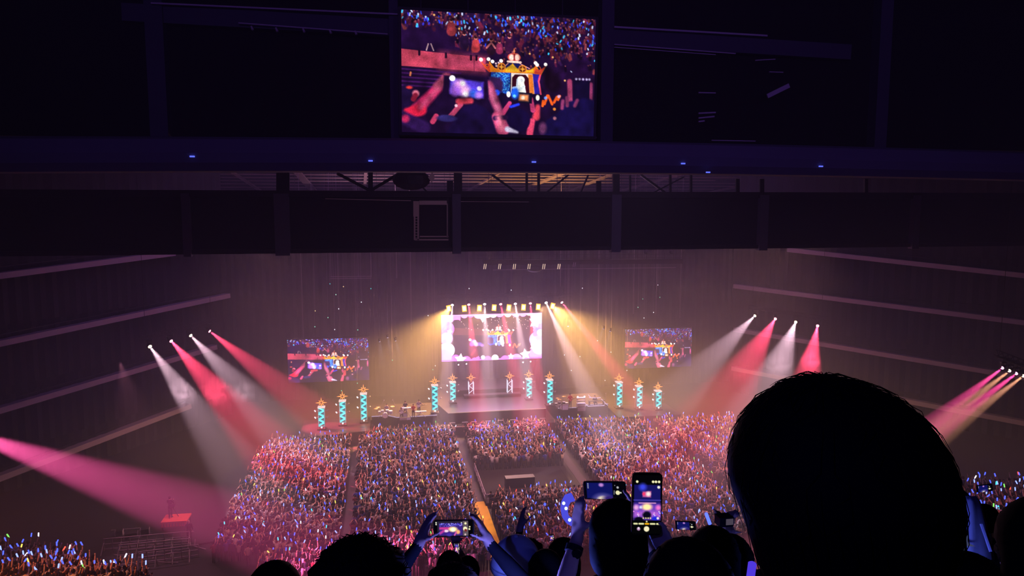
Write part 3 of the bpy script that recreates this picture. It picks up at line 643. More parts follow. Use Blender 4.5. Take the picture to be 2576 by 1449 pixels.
platform('stage_step', 'pale lit step before the upper riser in mid stage', [(9.4, 87.5), (16.4, 87.5), (16.4, 88.5), (9.4, 88.5)], ZS + .004, ZS + .35, ())
platform('band_riser', 'band platform with violet lit edges at the left of the stage', [(-1.6, 81.6), (.3, 81.6), (1.2, 80.7), (5.6, 80.9), (5.6, 86.5), (-1.6, 86.5)], 0, ZS, (0, 1, 2), M_edgev)
platform('band_riser', 'band platform with violet lit edges at the right of the stage', [(19.6, 81.3), (22.6, 81.3), (23.3, 82.2), (25.9, 82.2), (25.9, 87.5), (19.6, 87.5)], 0, ZS, (0, 1, 2), M_edgev)
MB().box((12.6, 79.6, .45), (30, 1.3, .9)).build('front_step', M_front)
o = bpy.data.objects['front_step']; tag(o, 'long low black step in front of the whole stage', 'stage')
lip = MB().box((0, 0, 0), (10, .12, .08)).build('lit_strip', mat('pale_deck', srgb(150, 110, 110), .5), o); lip.location = (12.2, 79.0, .92)
for k, x in enumerate((7.2, 8.6, 9.6, 11.2, 12.6, 14.0, 15.6, 17.4)):
    t = thing('floor_monitor', '%s wedge monitor from the left along the stage front' % ORD[k], 'speaker', (x, 79.65, .9), 'wedge monitors along the stage front')
    MB().prism([(-.3, 0), (.3, 0), (.12, .34), (-.2, .34)], (-.32, 0, 0), (0, 1, 0), (0, 0, 1), (.64, 0, 0)).build('cabinet', M_fix, t)
    MB().bar((-.3, -.2, .36), (.3, -.2, .36), .03).build('handle', M_ledge, t)
# truss towers, cyan lit, a golden star on top
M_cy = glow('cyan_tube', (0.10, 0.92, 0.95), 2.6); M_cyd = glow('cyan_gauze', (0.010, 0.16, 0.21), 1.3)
M_cye = glow('cyan_edge', (0.12, 0.72, 0.80), 1.0)
M_cyw = glow('pale_tube', (0.72, 0.76, 0.95), 1.9); M_or = glow('orange_star_tube', (1.0, 0.30, 0.07), 2.4)
M_cap = glow('tower_cap_light', (1.0, 0.72, 0.68), 1.4); M_lamp = glow('small_lamp', (0.85, 0.85, 0.95), 2.2)
def tower(px, ytop, ybot, ystar, k, white=False, cut=False):
    base = on_floor(px, ybot + 9, ZS if k not in (0, 1, 2, 9, 10, 11) else 1.2)
    Y = base.y; w_ = .62 if not white else .58
    zt = on_y(px, ytop, Y).z; zb = on_y(px, ybot, Y).z; zst = on_y(px, ystar, Y).z
    side = 'left' if k < 6 else 'right'; nth = ORD[k if k < 6 else 11 - k]
    t = thing('truss_tower', '%s truss tower from the stage\'s %s end, %s, golden star on top' % (nth, side, 'pale' if white else 'cyan lit'), 'light tower', base, 'star topped truss towers'); L = base
    H0, H1 = zb - L.z, zt - L.z; h = w_ / 2
    tub = M_cyw if white else M_cy
    for sx in (-1, 1):
        for sy in (-1, 1):
            MB().tube([(sx * h, sy * h, 0), (sx * h, sy * h, H1)], .035, 6).build('post', M_steel if not white else M_cyw, t)
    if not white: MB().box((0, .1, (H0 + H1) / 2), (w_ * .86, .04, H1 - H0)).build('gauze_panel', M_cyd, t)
    n = max(3, int(round((H1 - H0) / .34))) if not white else 3
    for i in range(n):
        z0, z1 = H0 + (H1 - H0) * i / n, H0 + (H1 - H0) * (i + 1) / n
        s_ = 1 if i % 2 == 0 else -1
        MB().bar((-s_ * h * .9, -h, z0 + .03), (s_ * h * .9, -h, z1), .062).build('light_tube', tub, t)
        if not white: MB().bar((-s_ * h * .9, -h, z0 + .17), (s_ * h * .62, -h, z1 + (.06 if i < n - 1 else 0)), .045).build('light_tube', tub, t)
    if not white:
        for sx in (-1, 1): MB().bar((sx * h, -h - .03, H0), (sx * h, -h - .03, H1), .05).build('edge_tube', M_cye, t)
        MB().bar((-h, -h - .03, H0), (h, -h - .03, H0), .06).build('edge_tube', M_cye, t)
    if not white:
        MB().box((0, 0, H1 + .05), (w_ + .14, w_ + .14, .1)).build('cap', M_cap, t)
        MB().ball((0, -h - .05, H0 - .12), .1, 8, 6).build('foot_lamp', M_lamp, t)
        for z in (H1 - .35, (H0 + H1) / 2 - .1):
            for sx in (-1, 1):
                o = MB().bar((sx * (h + .02), 0, z), (sx * (h + .34), -.1, z + .06), .03).build('bracket', M_steel, t)
                MB().bar((sx * (h + .30), -.14, z - .04), (sx * (h + .40), -.2, z + .12), .10).build('clip_lamp', M_lamp if sx < 0 else M_steel, o)
    MB().box((0, 0, .05), (w_ + .3, w_ + .3, .1)).build('base_plate', M_dsteel, t)
    zc = zst - L.z
    MB().tube([(0, 0, H1), (0, 0, zc - .25)], .02, 6).build('star_rod', M_dsteel, t)
    st = MB(); rl = .60
    for q in range(8):
        a = q * math.pi / 4; ln = rl if q % 2 == 0 else rl * .60; wd = .055 if q % 2 == 0 else .05; d = Vector((math.sin(a), 0, math.cos(a))); s2 = Vector((d.z, 0, -d.x))
        poly = [d * .1 - s2 * .02, d * .24 - s2 * wd, d * ln, d * .24 + s2 * wd, d * .1 + s2 * .02]
        st.prism([(p.x, p.z) for p in poly], (0, -.04, zc), (1, 0, 0), (0, 0, 1), (0, .08, 0))
    st.build('star', M_or, t)
    return t
for k, (px, a, b, s_) in enumerate(((810, 1025, 1070, 1013), (863, 1009, 1060, 997), (916, 991, 1053, 980), (1094, 970, 1029, 959), (1139, 962, 1004, 951), (1185, 960, 988, 950), (1282, 955, 985, 946), (1330, 954, 995, 942), (1382, 956, 1011, 946), (1556, 962, 1017, 951), (1606, 972, 1020, 962), (1654, 984, 1021, 973))):
    tower(px, a, b, s_, k, k in (5, 6))
for x0, x1, zz, lab in ((-9, -1.75, 1.2, 'left'), (26.05, 33.5, 1.2, 'right')):
    y0 = 77.0 if lab == 'left' else 78.6
    platform('tower_platform', 'dark low platform under the outer towers at the %s of the stage' % lab, [(x0, y0), (x1, y0 + (1.4 if lab == 'left' else 0)), (x1, 83.5), (x0, 83.5)], 0, 1.2, ())
# rigging above the stage
rig = thing('overhead_catwalk', 'long dark lighting catwalk hung over the stage with pairs of lit tubes', 'catwalk', on_y(1460, 660, 84))
def rg_(px, py, dy=0): return on_y(px, py, 84 + dy) - rig.location
MB().bar(rg_(1215, 660), rg_(1715, 657), .8, .55).build('deck', M_dsteel, rig)
MB().bar(rg_(1240, 679), rg_(1700, 673), .08, .06).build('lower_pipe', M_ledge, rig)
MB().bar(rg_(1200, 641), rg_(1715, 639), .08, .06).build('hand_rail', M_dsteel, rig)
MB().bar(rg_(1200, 650), rg_(1715, 648), .08, .05).build('hand_rail', M_dsteel, rig)
for k in range(22): MB().bar(rg_(1222 + 22.5 * k, 657), rg_(1222 + 22.5 * k, 636), .05).build('rail_post', M_dsteel, rig)
for px in (1230, 1400, 1560, 1700): MB().tube([rg_(px, 660), rg_(px, 660) + Vector((0, 0, 36.0 - rig.location.z))], .03, 6).build('hanging_cable', M_dsteel, rig)
M_tube = glow('lit_tube', (1.0, 0.72, 0.52), .9)
for px in (1220, 1257, 1294, 1331, 1368, 1406, 1445):
    for dx in (-2.3, 2.3): MB().bar(rg_(px + dx - 1, 677 if px < 1440 else 671, -.5), rg_(px + dx + 1, 664 if px < 1440 else 660, -.5), .07).build('lit_tube', M_tube if px < 1440 else M_ledge, rig)
t = MB().ball(rg_(1345, 676), (.95, .5, .42), 16, 8).build('round_horn', M_dsteel, rig)
for px, py in ((1626, 634), (1690, 633)):
    MB().ball(rg_(px, py), (.3, .3, .3), 8, 6).build('spare_lamp', M_dsteel, rig)
hp = thing('hanging_pipe', 'pair of thin horizontal pipes hung at the upper left of the stage', 'pipe', on_y(882, 697, 88))
for y in (695, 700): MB().bar(on_y(831, y + 1, 88) - hp.location, on_y(934, y, 88) - hp.location, .05).build('pipe', M_ledge, hp)
for px in (833, 901, 934): MB().tube([on_y(px, 697, 88) - hp.location, Vector((0, 0, roof_z(88) + .1 - hp.location.z)) + Vector((on_y(px, 697, 88).x - hp.location.x, 0, 0))], .02, 5).build('hanging_cable', M_ledge, hp)
M_bulbs = [glow('bulb_white', (.9, .95, 1), 1.6), glow('bulb_green', (.25, .95, .6), 1.2), glow('bulb_teal', (.05, .8, .75), 1.2), glow('bulb_gold', (1, .75, .3), 1.2)]
bulbs = [(830, 714, 2), (864, 721, 3), (845, 741, 1), (909, 760, 0), (933, 726, 2), (852, 777, 0), (793, 782, 3), (825, 799, 1), (1180, 726, 0), (1286, 730, 0), (1465, 725, 0), (1655, 717, 0), (1617, 752, 1), (1660, 748, 1), (1605, 773, 1), (1644, 786, 0), (792, 822, 1), (842, 829, 0), (900, 830, 1), (1620, 800, 0), (987, 906, 1), (899, 964, 1), (859, 983, 1), (1089, 930, 1), (1095, 920, 0), (1428, 821, 0), (1503, 857, 0), (1537, 886, 0), (1459, 897, 0), (1420, 893, 0), (1437, 932, 0), (1577, 932, 0), (1522, 957, 0), (1396, 786, 0), (1430, 821, 0), (1077, 794, 0)]
BN = ['white', 'green', 'teal', 'golden']; bulbs.sort()
for k, (px, py, c) in enumerate(bulbs):
    nth = sum(1 for q in bulbs[:k] if q[2] == c)
    p = on_y(px, py, 86.5 + (k % 5) * .5); t = thing('hanging_bulb', 'tiny %s bulb on a thin wire, %s from the left of the %s ones' % (BN[c], (ORD + ['%dth' % q for q in range(13, 40)])[nth], BN[c]), 'light bulb', p, 'tiny bulbs hanging around the stage')
    MB().ball((0, 0, 0), (.055, .055, .07), 8, 6).build('bulb', M_bulbs[c], t)
    MB().tube([(0, 0, .1), (0, 0, roof_z(p.y) + .1 - p.z)], .008, 4).build('wire', M_steel, t)
for k, (px, y0, y1) in enumerate(((763, 640, 850), (998, 636, 700), (1035, 640, 830), (1505, 640, 820), (1593, 640, 790), (1650, 650, 790), (1710, 640, 800), (1410, 690, 720))):
    a = on_y(px, y1, 94); tt = MB().tube([(0, 0, 0), (0, 0, roof_z(94) - .06 - a.z)], .025, 5).build('hanging_cable', M_steel, None, a); tag(tt, '%s thin vertical rigging cable from the left behind the stage lamps' % ORD[(0, 1, 2, 4, 5, 6, 7, 3)[k]], 'cable', 'rigging cables behind the stage')
# ------------------------------------------------------------------ the crowd
SKIN, HAIR, TOP, LEG = 0, 1, 2, 3
def crowd_pose(la, ra, lean=0.0):
    """a light standing figure facing +y: arms given as (elbow, hand); returns verts, tris/quads, slots, right hand"""
    parts = []
    def add(mb, slot): parts.append((mb, slot))
    add(MB().ball((0, .02 + lean, 1.56), (.085, .10, .125), 7, 5), SKIN)
    add(MB().ball((0, -.01 + lean, 1.60), (.10, .112, .115), 7, 5), HAIR)
    add(MB().tube([(0, lean, 1.36), (0, lean, 1.47)], .055, 5, False), SKIN)
    b = MB(); rg = []
    for z, x, y in ((.84, .155, .11), (1.05, .15, .10), (1.28, .20, .115), (1.40, .155, .085), (1.43, .06, .05)):
        rg.append([Vector((x * math.cos(t), y * math.sin(t) + lean * max(0, z - .84) / .6, z)) for t in (2 * math.pi * i / 8 for i in range(8))])
    add(b.rings(rg), TOP)
    for sx in (-1, 1): add(MB().tube([(sx * .085, 0, .88), (sx * .09, .01, .46), (sx * .09, -.01, .03)], [.085, .06, .05], 5), LEG)
    for s_, (e, h) in ((-1, la), (1, ra)):
        sh = Vector((s_ * .19, lean * .9, 1.37)); e, h = Vector(e), Vector(h)
        add(MB().tube([sh, e], [.058, .045], 5), TOP)
        add(MB().tube([e, h], [.042, .03], 5), SKIN)
        add(MB().ball(h + (h - e).normalized() * .06, (.042, .035, .06), 6, 4), SKIN)
    V = []; F3 = []; F4 = []; S = []; FN = []
    for mb, slot in parts:
        o = len(V); V += mb.v; S += [slot] * len(mb.v)
        for f in mb.f:
            g = tuple(i + o for i in f)
            if len(g) == 3: F3.append(g)
            elif len(g) == 4: F4.append(g)
            else:
                for i in range(1, len(g) - 1): F3.append((g[0], g[i], g[i + 1]))
    h = Vector(ra[1]); d = (h - Vector(ra[0])).normalized()
    return np.array(V), np.array(F3), np.array(F4), np.array(S), np.array(h + d * .1), np.array(d)
POSES = [('both arms raised', crowd_pose(((-.33, .10, 1.52), (-.26, .20, 1.82)), ((.33, .10, 1.52), (.26, .22, 1.84)))),
         ('both arms raised', crowd_pose(((-.30, .16, 1.45), (-.10, .30, 1.72)), ((.30, .16, 1.45), (.12, .30, 1.74)))),
         ('one arm raised', crowd_pose(((-.27, -.02, 1.12), (-.20, .18, 1.05)), ((.30, .12, 1.56), (.30, .22, 1.88)), .02)),
         ('one arm raised', crowd_pose(((-.28, .02, 1.12), (-.10, .22, 1.18)), ((.34, .22, 1.42), (.36, .36, 1.72)), .03)),
         ('hands clasped in front', crowd_pose(((-.27, .06, 1.14), (-.05, .27, 1.28)), ((.27, .06, 1.14), (.06, .28, 1.30)))),
         ('arms lowered', crowd_pose(((-.26, -.03, 1.10), (-.25, .10, .86)), ((.27, .08, 1.12), (.22, .32, 1.20))))]
def pal(skin, hair, top, leg): return np.array([srgb(*skin), srgb(*hair), srgb(*top), srgb(*leg)])
SK = [(228, 178, 150), (214, 160, 134), (236, 190, 166)]
PALS = []
for i, (top, wt) in enumerate((((26, 26, 32), 5), ((40, 42, 60), 4), ((70, 64, 70), 2), ((226, 222, 224), 3), ((160, 150, 150), 2), ((50, 70, 160), 2), ((120, 50, 56), 1), ((190, 170, 140), 2))):
    for k in range(wt): PALS.append(pal(SK[(i + k) % 3], (24, 18, 18) if (i + k) % 4 else (70, 46, 34), top, ((24, 24, 30), (40, 46, 66), (66, 60, 58))[(i * 2 + k) % 3]))
PALS = [PALS[i] for i in rng.permutation(len(PALS))]
M_people = cloth_attr('crowd_cloth_and_skin')
spots = []                                  # x, y, z, block
def aisle(x): return -3.62 < x < -2.60 or 6.85 < x < 8.05 or 17.0 < x < 18.2 or 28.0 < x < 29.2
for j in range(41):
    y = 48.2 + .74 * j
    for i in range(118):
        x = -13.1 + .44 * i
        if aisle(x) or (7.6 < x < 16.9 and 58.9 < y < 67.3): continue
        if x < -8.5 and y < 52.4 - .15 * (x + 13): continue
        if x < -12.6 + max(0, y - 72) * .25 or y > 77.9 - .10 * max(0, -x - 6) - .10 * max(0, x - 20): continue
        if (x < -1.6 and y > 76.4) or (x > 26.6 and y > 78.2): continue
        if rng.random() < .03: continue
        spots.append((x + rng.normal(0, .06), y + rng.normal(0, .08), 0.0, 'floor', j))
# raked stands at the lower left and lower right corners
stand_rows = []
for side, D0, dD, n, y0, dy in (('left', 35.0, .95, 8, 1462, -11.0), ('right', 41.5, 1.0, 9, 1312, -12.5)):
    for k in range(n):
        D = D0 + dD * k; yh = y0 + dy * k
        z = at_depth(100 if side == 'left' else 2500, yh, D).z - 1.66
        if side == 'left': xs = np.arange(-70, 345 - 36 * k, 13.5)
        else: xs = np.arange(2425 + 2 * k, 2640, 12.0)
        a = at_depth(xs[0] - 30, 900, D); b = at_depth(xs[-1] + 12, 900, D); stand_rows.append((side, a, b, z, dD))
        for px in xs:
            if rng.random() < .06: continue
            p = at_depth(px + rng.normal(0, 2), 900, D); spots.append((p.x, p.y, z, side + ' stand', k))
N = len(spots)
rank = {}
for key in set((s_[3], s_[4]) for s_ in spots):
    for n_, i in enumerate(sorted((i for i in range(N) if (spots[i][3], spots[i][4]) == key), key=lambda i: spots[i][0])): rank[i] = n_ + 1
def nth(n): return '%d%s' % (n, 'th' if 10 < n % 100 < 14 else {1: 'st', 2: 'nd', 3: 'rd'}.get(n % 10, 'th'))
def seat_words(i):
    return '%s from left, %s %s' % (nth(rank[i]), nth(spots[i][4] + 1), {'floor': 'rear row, floor crowd', 'left stand': 'top row, lower left stand', 'right stand': 'top row, lower right stand'}[spots[i][3]])
P3 = np.array([[s[0], s[1], s[2]] for s in spots], float)
dist = np.linalg.norm(P3 + [0, 0, 1.4] - CAM, axis=1)
# those that show largest in the picture, not hidden behind the nearest heads
rel = P3 + [0, 0, 1.5] - CAM; dep = rel @ _f
qx = PW / 2 + FPX * (rel @ _r) / dep; qy = PH / 2 - FPX * (rel @ _u) / dep
seen = (qx > 0) & (qx < PW) & (qy < PH + 12) & ~((qx > 620) & (qx < 1020) & (qy > 1400)) & ~((qx > 1040) & (qy > 1390)) & ~((qx > 1860) & (qx < 2430))
order = np.argsort(dist + np.where(seen, 0, 1000)); single = np.zeros(N, bool); single[order[:300]] = True
pose = rng.choice(6, N, p=(.24, .18, .2, .14, .12, .12)); pl = rng.integers(len(PALS), size=N)
yaw = rng.normal(-.02, .22, N); sca = rng.normal(.91, .05, N)
for i in range(N): yaw[i] += math.atan2(P3[i, 0] - CX, 120 - P3[i, 1]) * .6
# the many: one mesh
def gather(idx):
    V = []; F3 = []; F4 = []; C = []; o = 0
    for p in range(6):
        ii = [i for i in idx if pose[i] == p]
        if not ii: continue
        v, f3, f4, s, _, _ = POSES[p][1]; n = len(v)
        for i in ii:
            c, sn_ = math.cos(yaw[i]), math.sin(yaw[i]); k = sca[i]
            w_ = np.stack([(v[:, 0] * c - v[:, 1] * sn_) * k + P3[i, 0], (v[:, 0] * sn_ + v[:, 1] * c) * k + P3[i, 1], v[:, 2] * k + P3[i, 2]], 1)
            V.append(w_); F3.append(f3 + o); F4.append(f4 + o); C.append(PALS[pl[i]][s]); o += n
    return np.concatenate(V), [np.concatenate(F3), np.concatenate(F4)], np.concatenate(C)
rest = [i for i in range(N) if not single[i]]
V, Fs, C = gather(rest)
ob = bpy.data.objects.new('crowd', arrays_mesh('crowd', V, Fs, C, M_people)); col.objects.link(ob)
tag(ob, 'dense standing crowd filling the arena floor before the stage', 'crowd', None, 'stuff')
# the nearest: each a person
cache = {}
bl = lambda i: 'floor crowd' if spots[i][3] == 'floor' else 'raised ' + spots[i][3]
for i in order[:300]:
    q = pl[i] % 6; key = (pose[i], q)
    if key not in cache:
        v, f3, f4, s, _, _ = POSES[pose[i]][1]; cache[key] = arrays_mesh('person', v, [f3, f4], PALS[q * 3][s], M_people)
    o = bpy.data.objects.new('person', cache[key]); col.objects.link(o)
    o.location = P3[i]; o.rotation_euler.z = yaw[i]; o.scale = (sca[i],) * 3
    top = PALS[q * 3][2]; shade = 'pale' if top.mean() > .3 else ('dark' if top.mean() < .08 else 'coloured')
    where = {'floor': 'in the rear rows of the floor crowd', 'left stand': 'in the lower left stand', 'right stand': 'in the lower right stand'}[spots[i][3]]
    tag(o, '%s-topped person, %s, %s' % (shade, POSES[pose[i]][0], seat_words(i)), 'person', 'people standing %s' % where)
# light sticks
M_st = [glow('stick_blue', (.05, .08, 1.0), 3.4), glow('stick_bright_blue', (.20, .28, 1.0), 3.2), glow('stick_white', (.75, .72, 1.0), 2.6), glow('stick_cyan', (.05, .65, 1.0), 2.2), glow('stick_yellow', (1.0, .75, .12), 2), glow('stick_green', (.25, .9, .15), 1.6), glow('stick_red', (1.0, .08, .05), 2.4)]
SN = ['blue', 'bright blue', 'white', 'cyan', 'yellow', 'green', 'red']
def stick_mb(L=.21, r=.037): return MB().tube([(0, 0, -.05), (0, 0, .02), (0, 0, L * .93), (0, 0, L)], [r * .6, r, r, r * .5], 6)
proto = [stick_mb().mesh('light_stick', m) for m in M_st]
hold = [i for i in range(N) if pose[i] < 4 and rng.random() < (.50 if P3[i, 0] < -3 or P3[i, 0] > 16 else .40)]
hold.sort(key=lambda i: dist[i] + (0 if seen[i] else 1000)); nS = 0; SV = {}
for i in hold:
    _, _, _, _, h, d = POSES[pose[i]][1]; c, sn_ = math.cos(yaw[i]), math.sin(yaw[i]); k = sca[i]
    pos = np.array([(h[0] * c - h[1] * sn_) * k, (h[0] * sn_ + h[1] * c) * k, h[2] * k]) + P3[i]
    dr = Vector((rng.normal(d[0] * .5, .3), rng.normal(.1, .25), 1)).normalized()
    m = rng.choice(7, p=(.54, .23, .07, .04, .07, .03, .02)); q4 = dr.to_track_quat('Z', 'Y')
    if nS < 300:
        o = bpy.data.objects.new('light_stick', proto[m]); col.objects.link(o); o.location = pos; o.rotation_euler = q4.to_euler(); nS += 1
        where = {'floor': 'in the floor crowd', 'left stand': 'in the lower left stand', 'right stand': 'in the lower right stand'}[spots[i][3]]
        tag(o, '%s light stick, person %s' % (SN[m], seat_words(i)), 'light stick', 'light sticks held up %s' % where)
    else:
        b = SV.setdefault(m, MB()); t = stick_mb(); Mq = q4.to_matrix(); b.add([Mq @ Vector(v) + Vector(pos) for v in t.v], t.f)
far = MB(); far.v = []
for m, b in SV.items():
    far.k = m; far.add(b.v, b.f)
o = far.build('light_sticks', M_st); tag(o, 'hundreds of small light sticks over the far part of the floor crowd', 'light sticks', None, 'stuff')
# stands under the corner crowds
for side in ('left', 'right'):
    st = thing('corner_stand', 'dark raked concrete stand under the crowd at the lower %s corner' % side, 'stand', (0, 0, 0))
    rows = [r_ for r_ in stand_rows if r_[0] == side]
    for (s_, a, b, z, dD) in rows:
        MB().bar((a.x, a.y, z - .6), (b.x, b.y, z - .6), dD * 1.02, 1.2).build('step', M_conc, st)
    s_, a, b, z, dD = rows[-1]; d = (b - a).normalized(); n = Vector((-d.y, d.x, 0))
    MB().bar(Vector((a.x, a.y, z - 1.2)) + n * .75, Vector((b.x, b.y, z - 1.2)) + n * .75, .15, 3.8).build('parapet', M_conc, st)
    z0 = min(r_[3] for r_ in rows); A0, B0 = rows[0][1], rows[0][2]
    MB().bar((A0.x, A0.y + 3, (z0 - 1.1) / 2), (B0.x, B0.y + 3, (z0 - 1.1) / 2), 7.6, z0 - 1.1).build('base', M_conc, st)
spot('stand_fill', (-27, 22, 21), at_depth(210, 1450, 37), 22000, (1.0, .26, .10), 26, .8, .1)  # spots added outside the view to tint the corner crowds
spot('stand_fill', (48, 24, 21), at_depth(2510, 1280, 45), 9000, (1.0, .26, .32), 24, .8, .1)
spot('floor_fill', (-22, 66, 12), (-15.5, 54, 0), 2600, (1.0, .30, .50), 36, .9, .1)  # spot added to brighten the open floor at the left
# aisles, mixing pen and the equipment on the open floor at the left
M_aisle = mat('aisle_mat', srgb(84, 76, 84), .7, 0, .2, 1.5); M_aisle2 = mat('aisle_painted_yellow_light', srgb(236, 190, 50), .7, 0, .15, 2)  # the yellow one has the light on the aisle put into its colour
for nm, x0, x1, y0, y1, m, lab in (('aisle_mat', -3.45, -2.75, 55.5, 77, M_aisle, 'grey aisle strip between the two left crowd blocks'), ('aisle_mat', 6.95, 7.85, 60.2, 79, M_aisle, 'pale grey aisle strip running to the stage centre'), ('aisle_mat', 7.0, 8.2, 48, 60.2, M_aisle2, 'yellow lit aisle strip behind the mixing pen'), ('aisle_mat', 17.2, 18.0, 62, 77.5, M_aisle, 'grey aisle strip right of the mixing pen')):
    o = MB().box(((x0 + x1) / 2, (y0 + y1) / 2, .012), (x1 - x0, y1 - y0, .024)).build(nm, m); tag(o, lab, 'aisle')
spot('aisle_lamp', (11, 57, 23.4), (7.4, 55.5, 0), 7000, (1.0, .66, .06), 11, .8, .1)
pen = thing('mixing_pen', 'empty dark mixing pen with a pale railing in the centre of the floor', 'railing', (12.2, 63.1, 0))
MB().box((0, 0, .12), (8.2, 7.8, .24)).build('deck', M_front, pen)
for a, b in (((-4.1, -3.9), (4.1, -3.9)), ((-4.1, -3.9), (-4.1, 3.9))):
    for z in (1.0, .6): MB().bar((*a, z), (*b, z), .06).build('rail', M_ledge, pen)
    for u in range(7): MB().bar((a[0] + (b[0] - a[0]) * u / 6, a[1] + (b[1] - a[1]) * u / 6, .2), (a[0] + (b[0] - a[0]) * u / 6, a[1] + (b[1] - a[1]) * u / 6, 1.0), .05).build('rail_post', M_ledge, pen)
MB().box((-.6, -.6, .7), (2.6, .8, .9)).build('console_desk', M_fix, pen)
p = on_floor(440, 1330)
pf = thing('camera_platform', 'small platform with orange panelled front on the open floor at lower left', 'platform', (p.x, p.y + .5, 0))
M_orng = mat('orange_panel', srgb(226, 96, 70), .6, 0, .1, 3)
MB().box((0, 0, .62), (1.9, 1.5, .12)).build('deck', M_orng, pf)
for k in range(9): MB().box((-.84 + .21 * k, -.74, .42), (.17, .05, .30)).build('front_panel', M_orng, pf)
for sx in (-.85, .85):
    for sy in (-.65, .65): MB().bar((sx, sy, 0), (sx, sy, .56), .08).build('leg', M_dsteel, pf)
spot('platform_lamp', (p.x + 4, p.y + 2, 16), (p.x, p.y + .5, .6), 2600, (1.0, .35, .22), 10, .7, .1)
tc = thing('tripod_camera', 'black television camera on a tripod standing on the orange platform', 'camera', (p.x - .3, p.y + .75, .68))
for a in (0, 2.1, 4.2): MB().tube([(0, 0, .8), (.4 * math.cos(a), .4 * math.sin(a), 0)], .025, 6).build('leg', M_dsteel, tc)
MB().box((0, .05, .95), (.26, .6, .28)).build('body', M_fix, tc); MB().tube([(0, .35, .95), (0, .62, .95)], [.09, .12], 10).build('lens_barrel', M_fix, tc)
MB().box((.18, -.2, 1.02), (.12, .2, .14)).build('viewfinder', M_fix, tc)
def rail_run(pa, pb, n, h, lab):
    a, b = on_floor(*pa), on_floor(*pb); t = thing('crowd_barrier', lab, 'barrier', a); d = b - a
    for z in (h, h * .55, .12): MB().bar((0, 0, z), d + Vector((0, 0, z)), .06).build('rail', M_steel, t)
    for k in range(n + 1): MB().bar(d * (k / n), d * (k / n) + Vector((0, 0, h)), .05).build('post', M_steel, t)
    nrm = Vector((-d.y, d.x, 0)).normalized()
    for k in range(0, n + 1, 2): MB().bar(d * (k / n) + Vector((0, 0, h * .7)), d * (k / n) - nrm * .8, .05).build('foot', M_steel, t)
rail_run((262, 1386), (478, 1366), 10, .9, 'pinkish steel barrier run nearest the staff member at lower left')
rail_run((300, 1402), (480, 1384), 8, .9, 'second steel barrier run behind the first on the lower left floor')
rail_run((350, 1420), (500, 1400), 7, .9, 'third steel barrier run closest to the lower left crowd')
for k, (px, py, sx, sy, sz) in enumerate(((330, 1352, .9, .5, .4), (365, 1345, .6, .5, .5), (300, 1345, .5, .5, .35), (520, 1362, 1.6, .9, .12))):
    q = on_floor(px, py); t = thing('flight_case', '%s from the left of the low cases on the open left floor' % ORD[(1, 2, 0, 3)[k]], 'case', q, 'low cases on the open left floor', .2)
    MB().box((0, 0, sz / 2), (sx, sy, sz)).build('body', M_fix, t)
    for s_ in (-1, 1): MB().box((s_ * sx / 2, 0, sz / 2), (.05, sy + .03, sz)).build('corner_strip', M_steel, t)
mcab = MB()
for k in range(26):
    q = on_floor(rng.uniform(250, 500), rng.uniform(1335, 1445)); e = q + Vector((rng.normal(1.0, .8), rng.normal(.2, .5), 0)); mcab.bar(q + Vector((0, 0, .03)), e + Vector((0, 0, .03)), .06, .05)
tag(mcab.build('floor_cables', M_steel), 'loose pale cables strewn over the open floor at lower left', 'cables', None, 'stuff')
# puffs of denser smoke in the side beams
def puff(px, py, D, r, dens, lab, c):
    o = MB().ball((0, 0, 0), r, 14, 10).build('smoke_puff', None, None, c)
    m = bpy.data.materials.new('smoke'); m.use_nodes = True; nt = m.node_tree; nt.nodes.clear()
    v = nt.nodes.new('ShaderNodeVolumeScatter'); ou = nt.nodes.new('ShaderNodeOutputMaterial'); nt.links.new(v.outputs[0], ou.inputs['Volume'])
    tc2 = nt.nodes.new('ShaderNodeTexCoord'); ns = nt.nodes.new('ShaderNodeTexNoise'); ns.inputs['Scale'].default_value = .75; ns.inputs['Detail'].default_value = 3; ns.inputs['Distortion'].default_value = 1.2
    ln = nt.nodes.new('ShaderNodeVectorMath'); ln.operation = 'LENGTH'
    dv = nt.nodes.new('ShaderNodeVectorMath'); dv.operation = 'DIVIDE'; dv.inputs[1].default_value = (r, r, r)
    nt.links.new(tc2.outputs['Object'], ns.inputs['Vector']); nt.links.new(tc2.outputs['Object'], dv.inputs[0]); nt.links.new(dv.outputs[0], ln.inputs[0])
    a = nt.nodes.new('ShaderNodeMapRange'); a.inputs[1].default_value = .40; a.inputs[2].default_value = .66; a.inputs[4].default_value = dens
    b = nt.nodes.new('ShaderNodeMapRange'); b.inputs[1].default_value = 1.0; b.inputs[2].default_value = .0; b.interpolation_type = 'SMOOTHSTEP'
    mu = nt.nodes.new('ShaderNodeMath'); mu.operation = 'MULTIPLY'
    nt.links.new(ns.outputs['Fac'], a.inputs[0]); nt.links.new(ln.outputs['Value'], b.inputs[0]); nt.links.new(a.outputs[0], mu.inputs[0]); nt.links.new(b.outputs[0], mu.inputs[1]); nt.links.new(mu.outputs[0], v.inputs['Density'])
    o.data.materials.clear(); o.data.materials.append(m); tag(o, lab, 'smoke', None, 'stuff')
def along(a, b, u): return Vector(a).lerp(Vector(b), u)

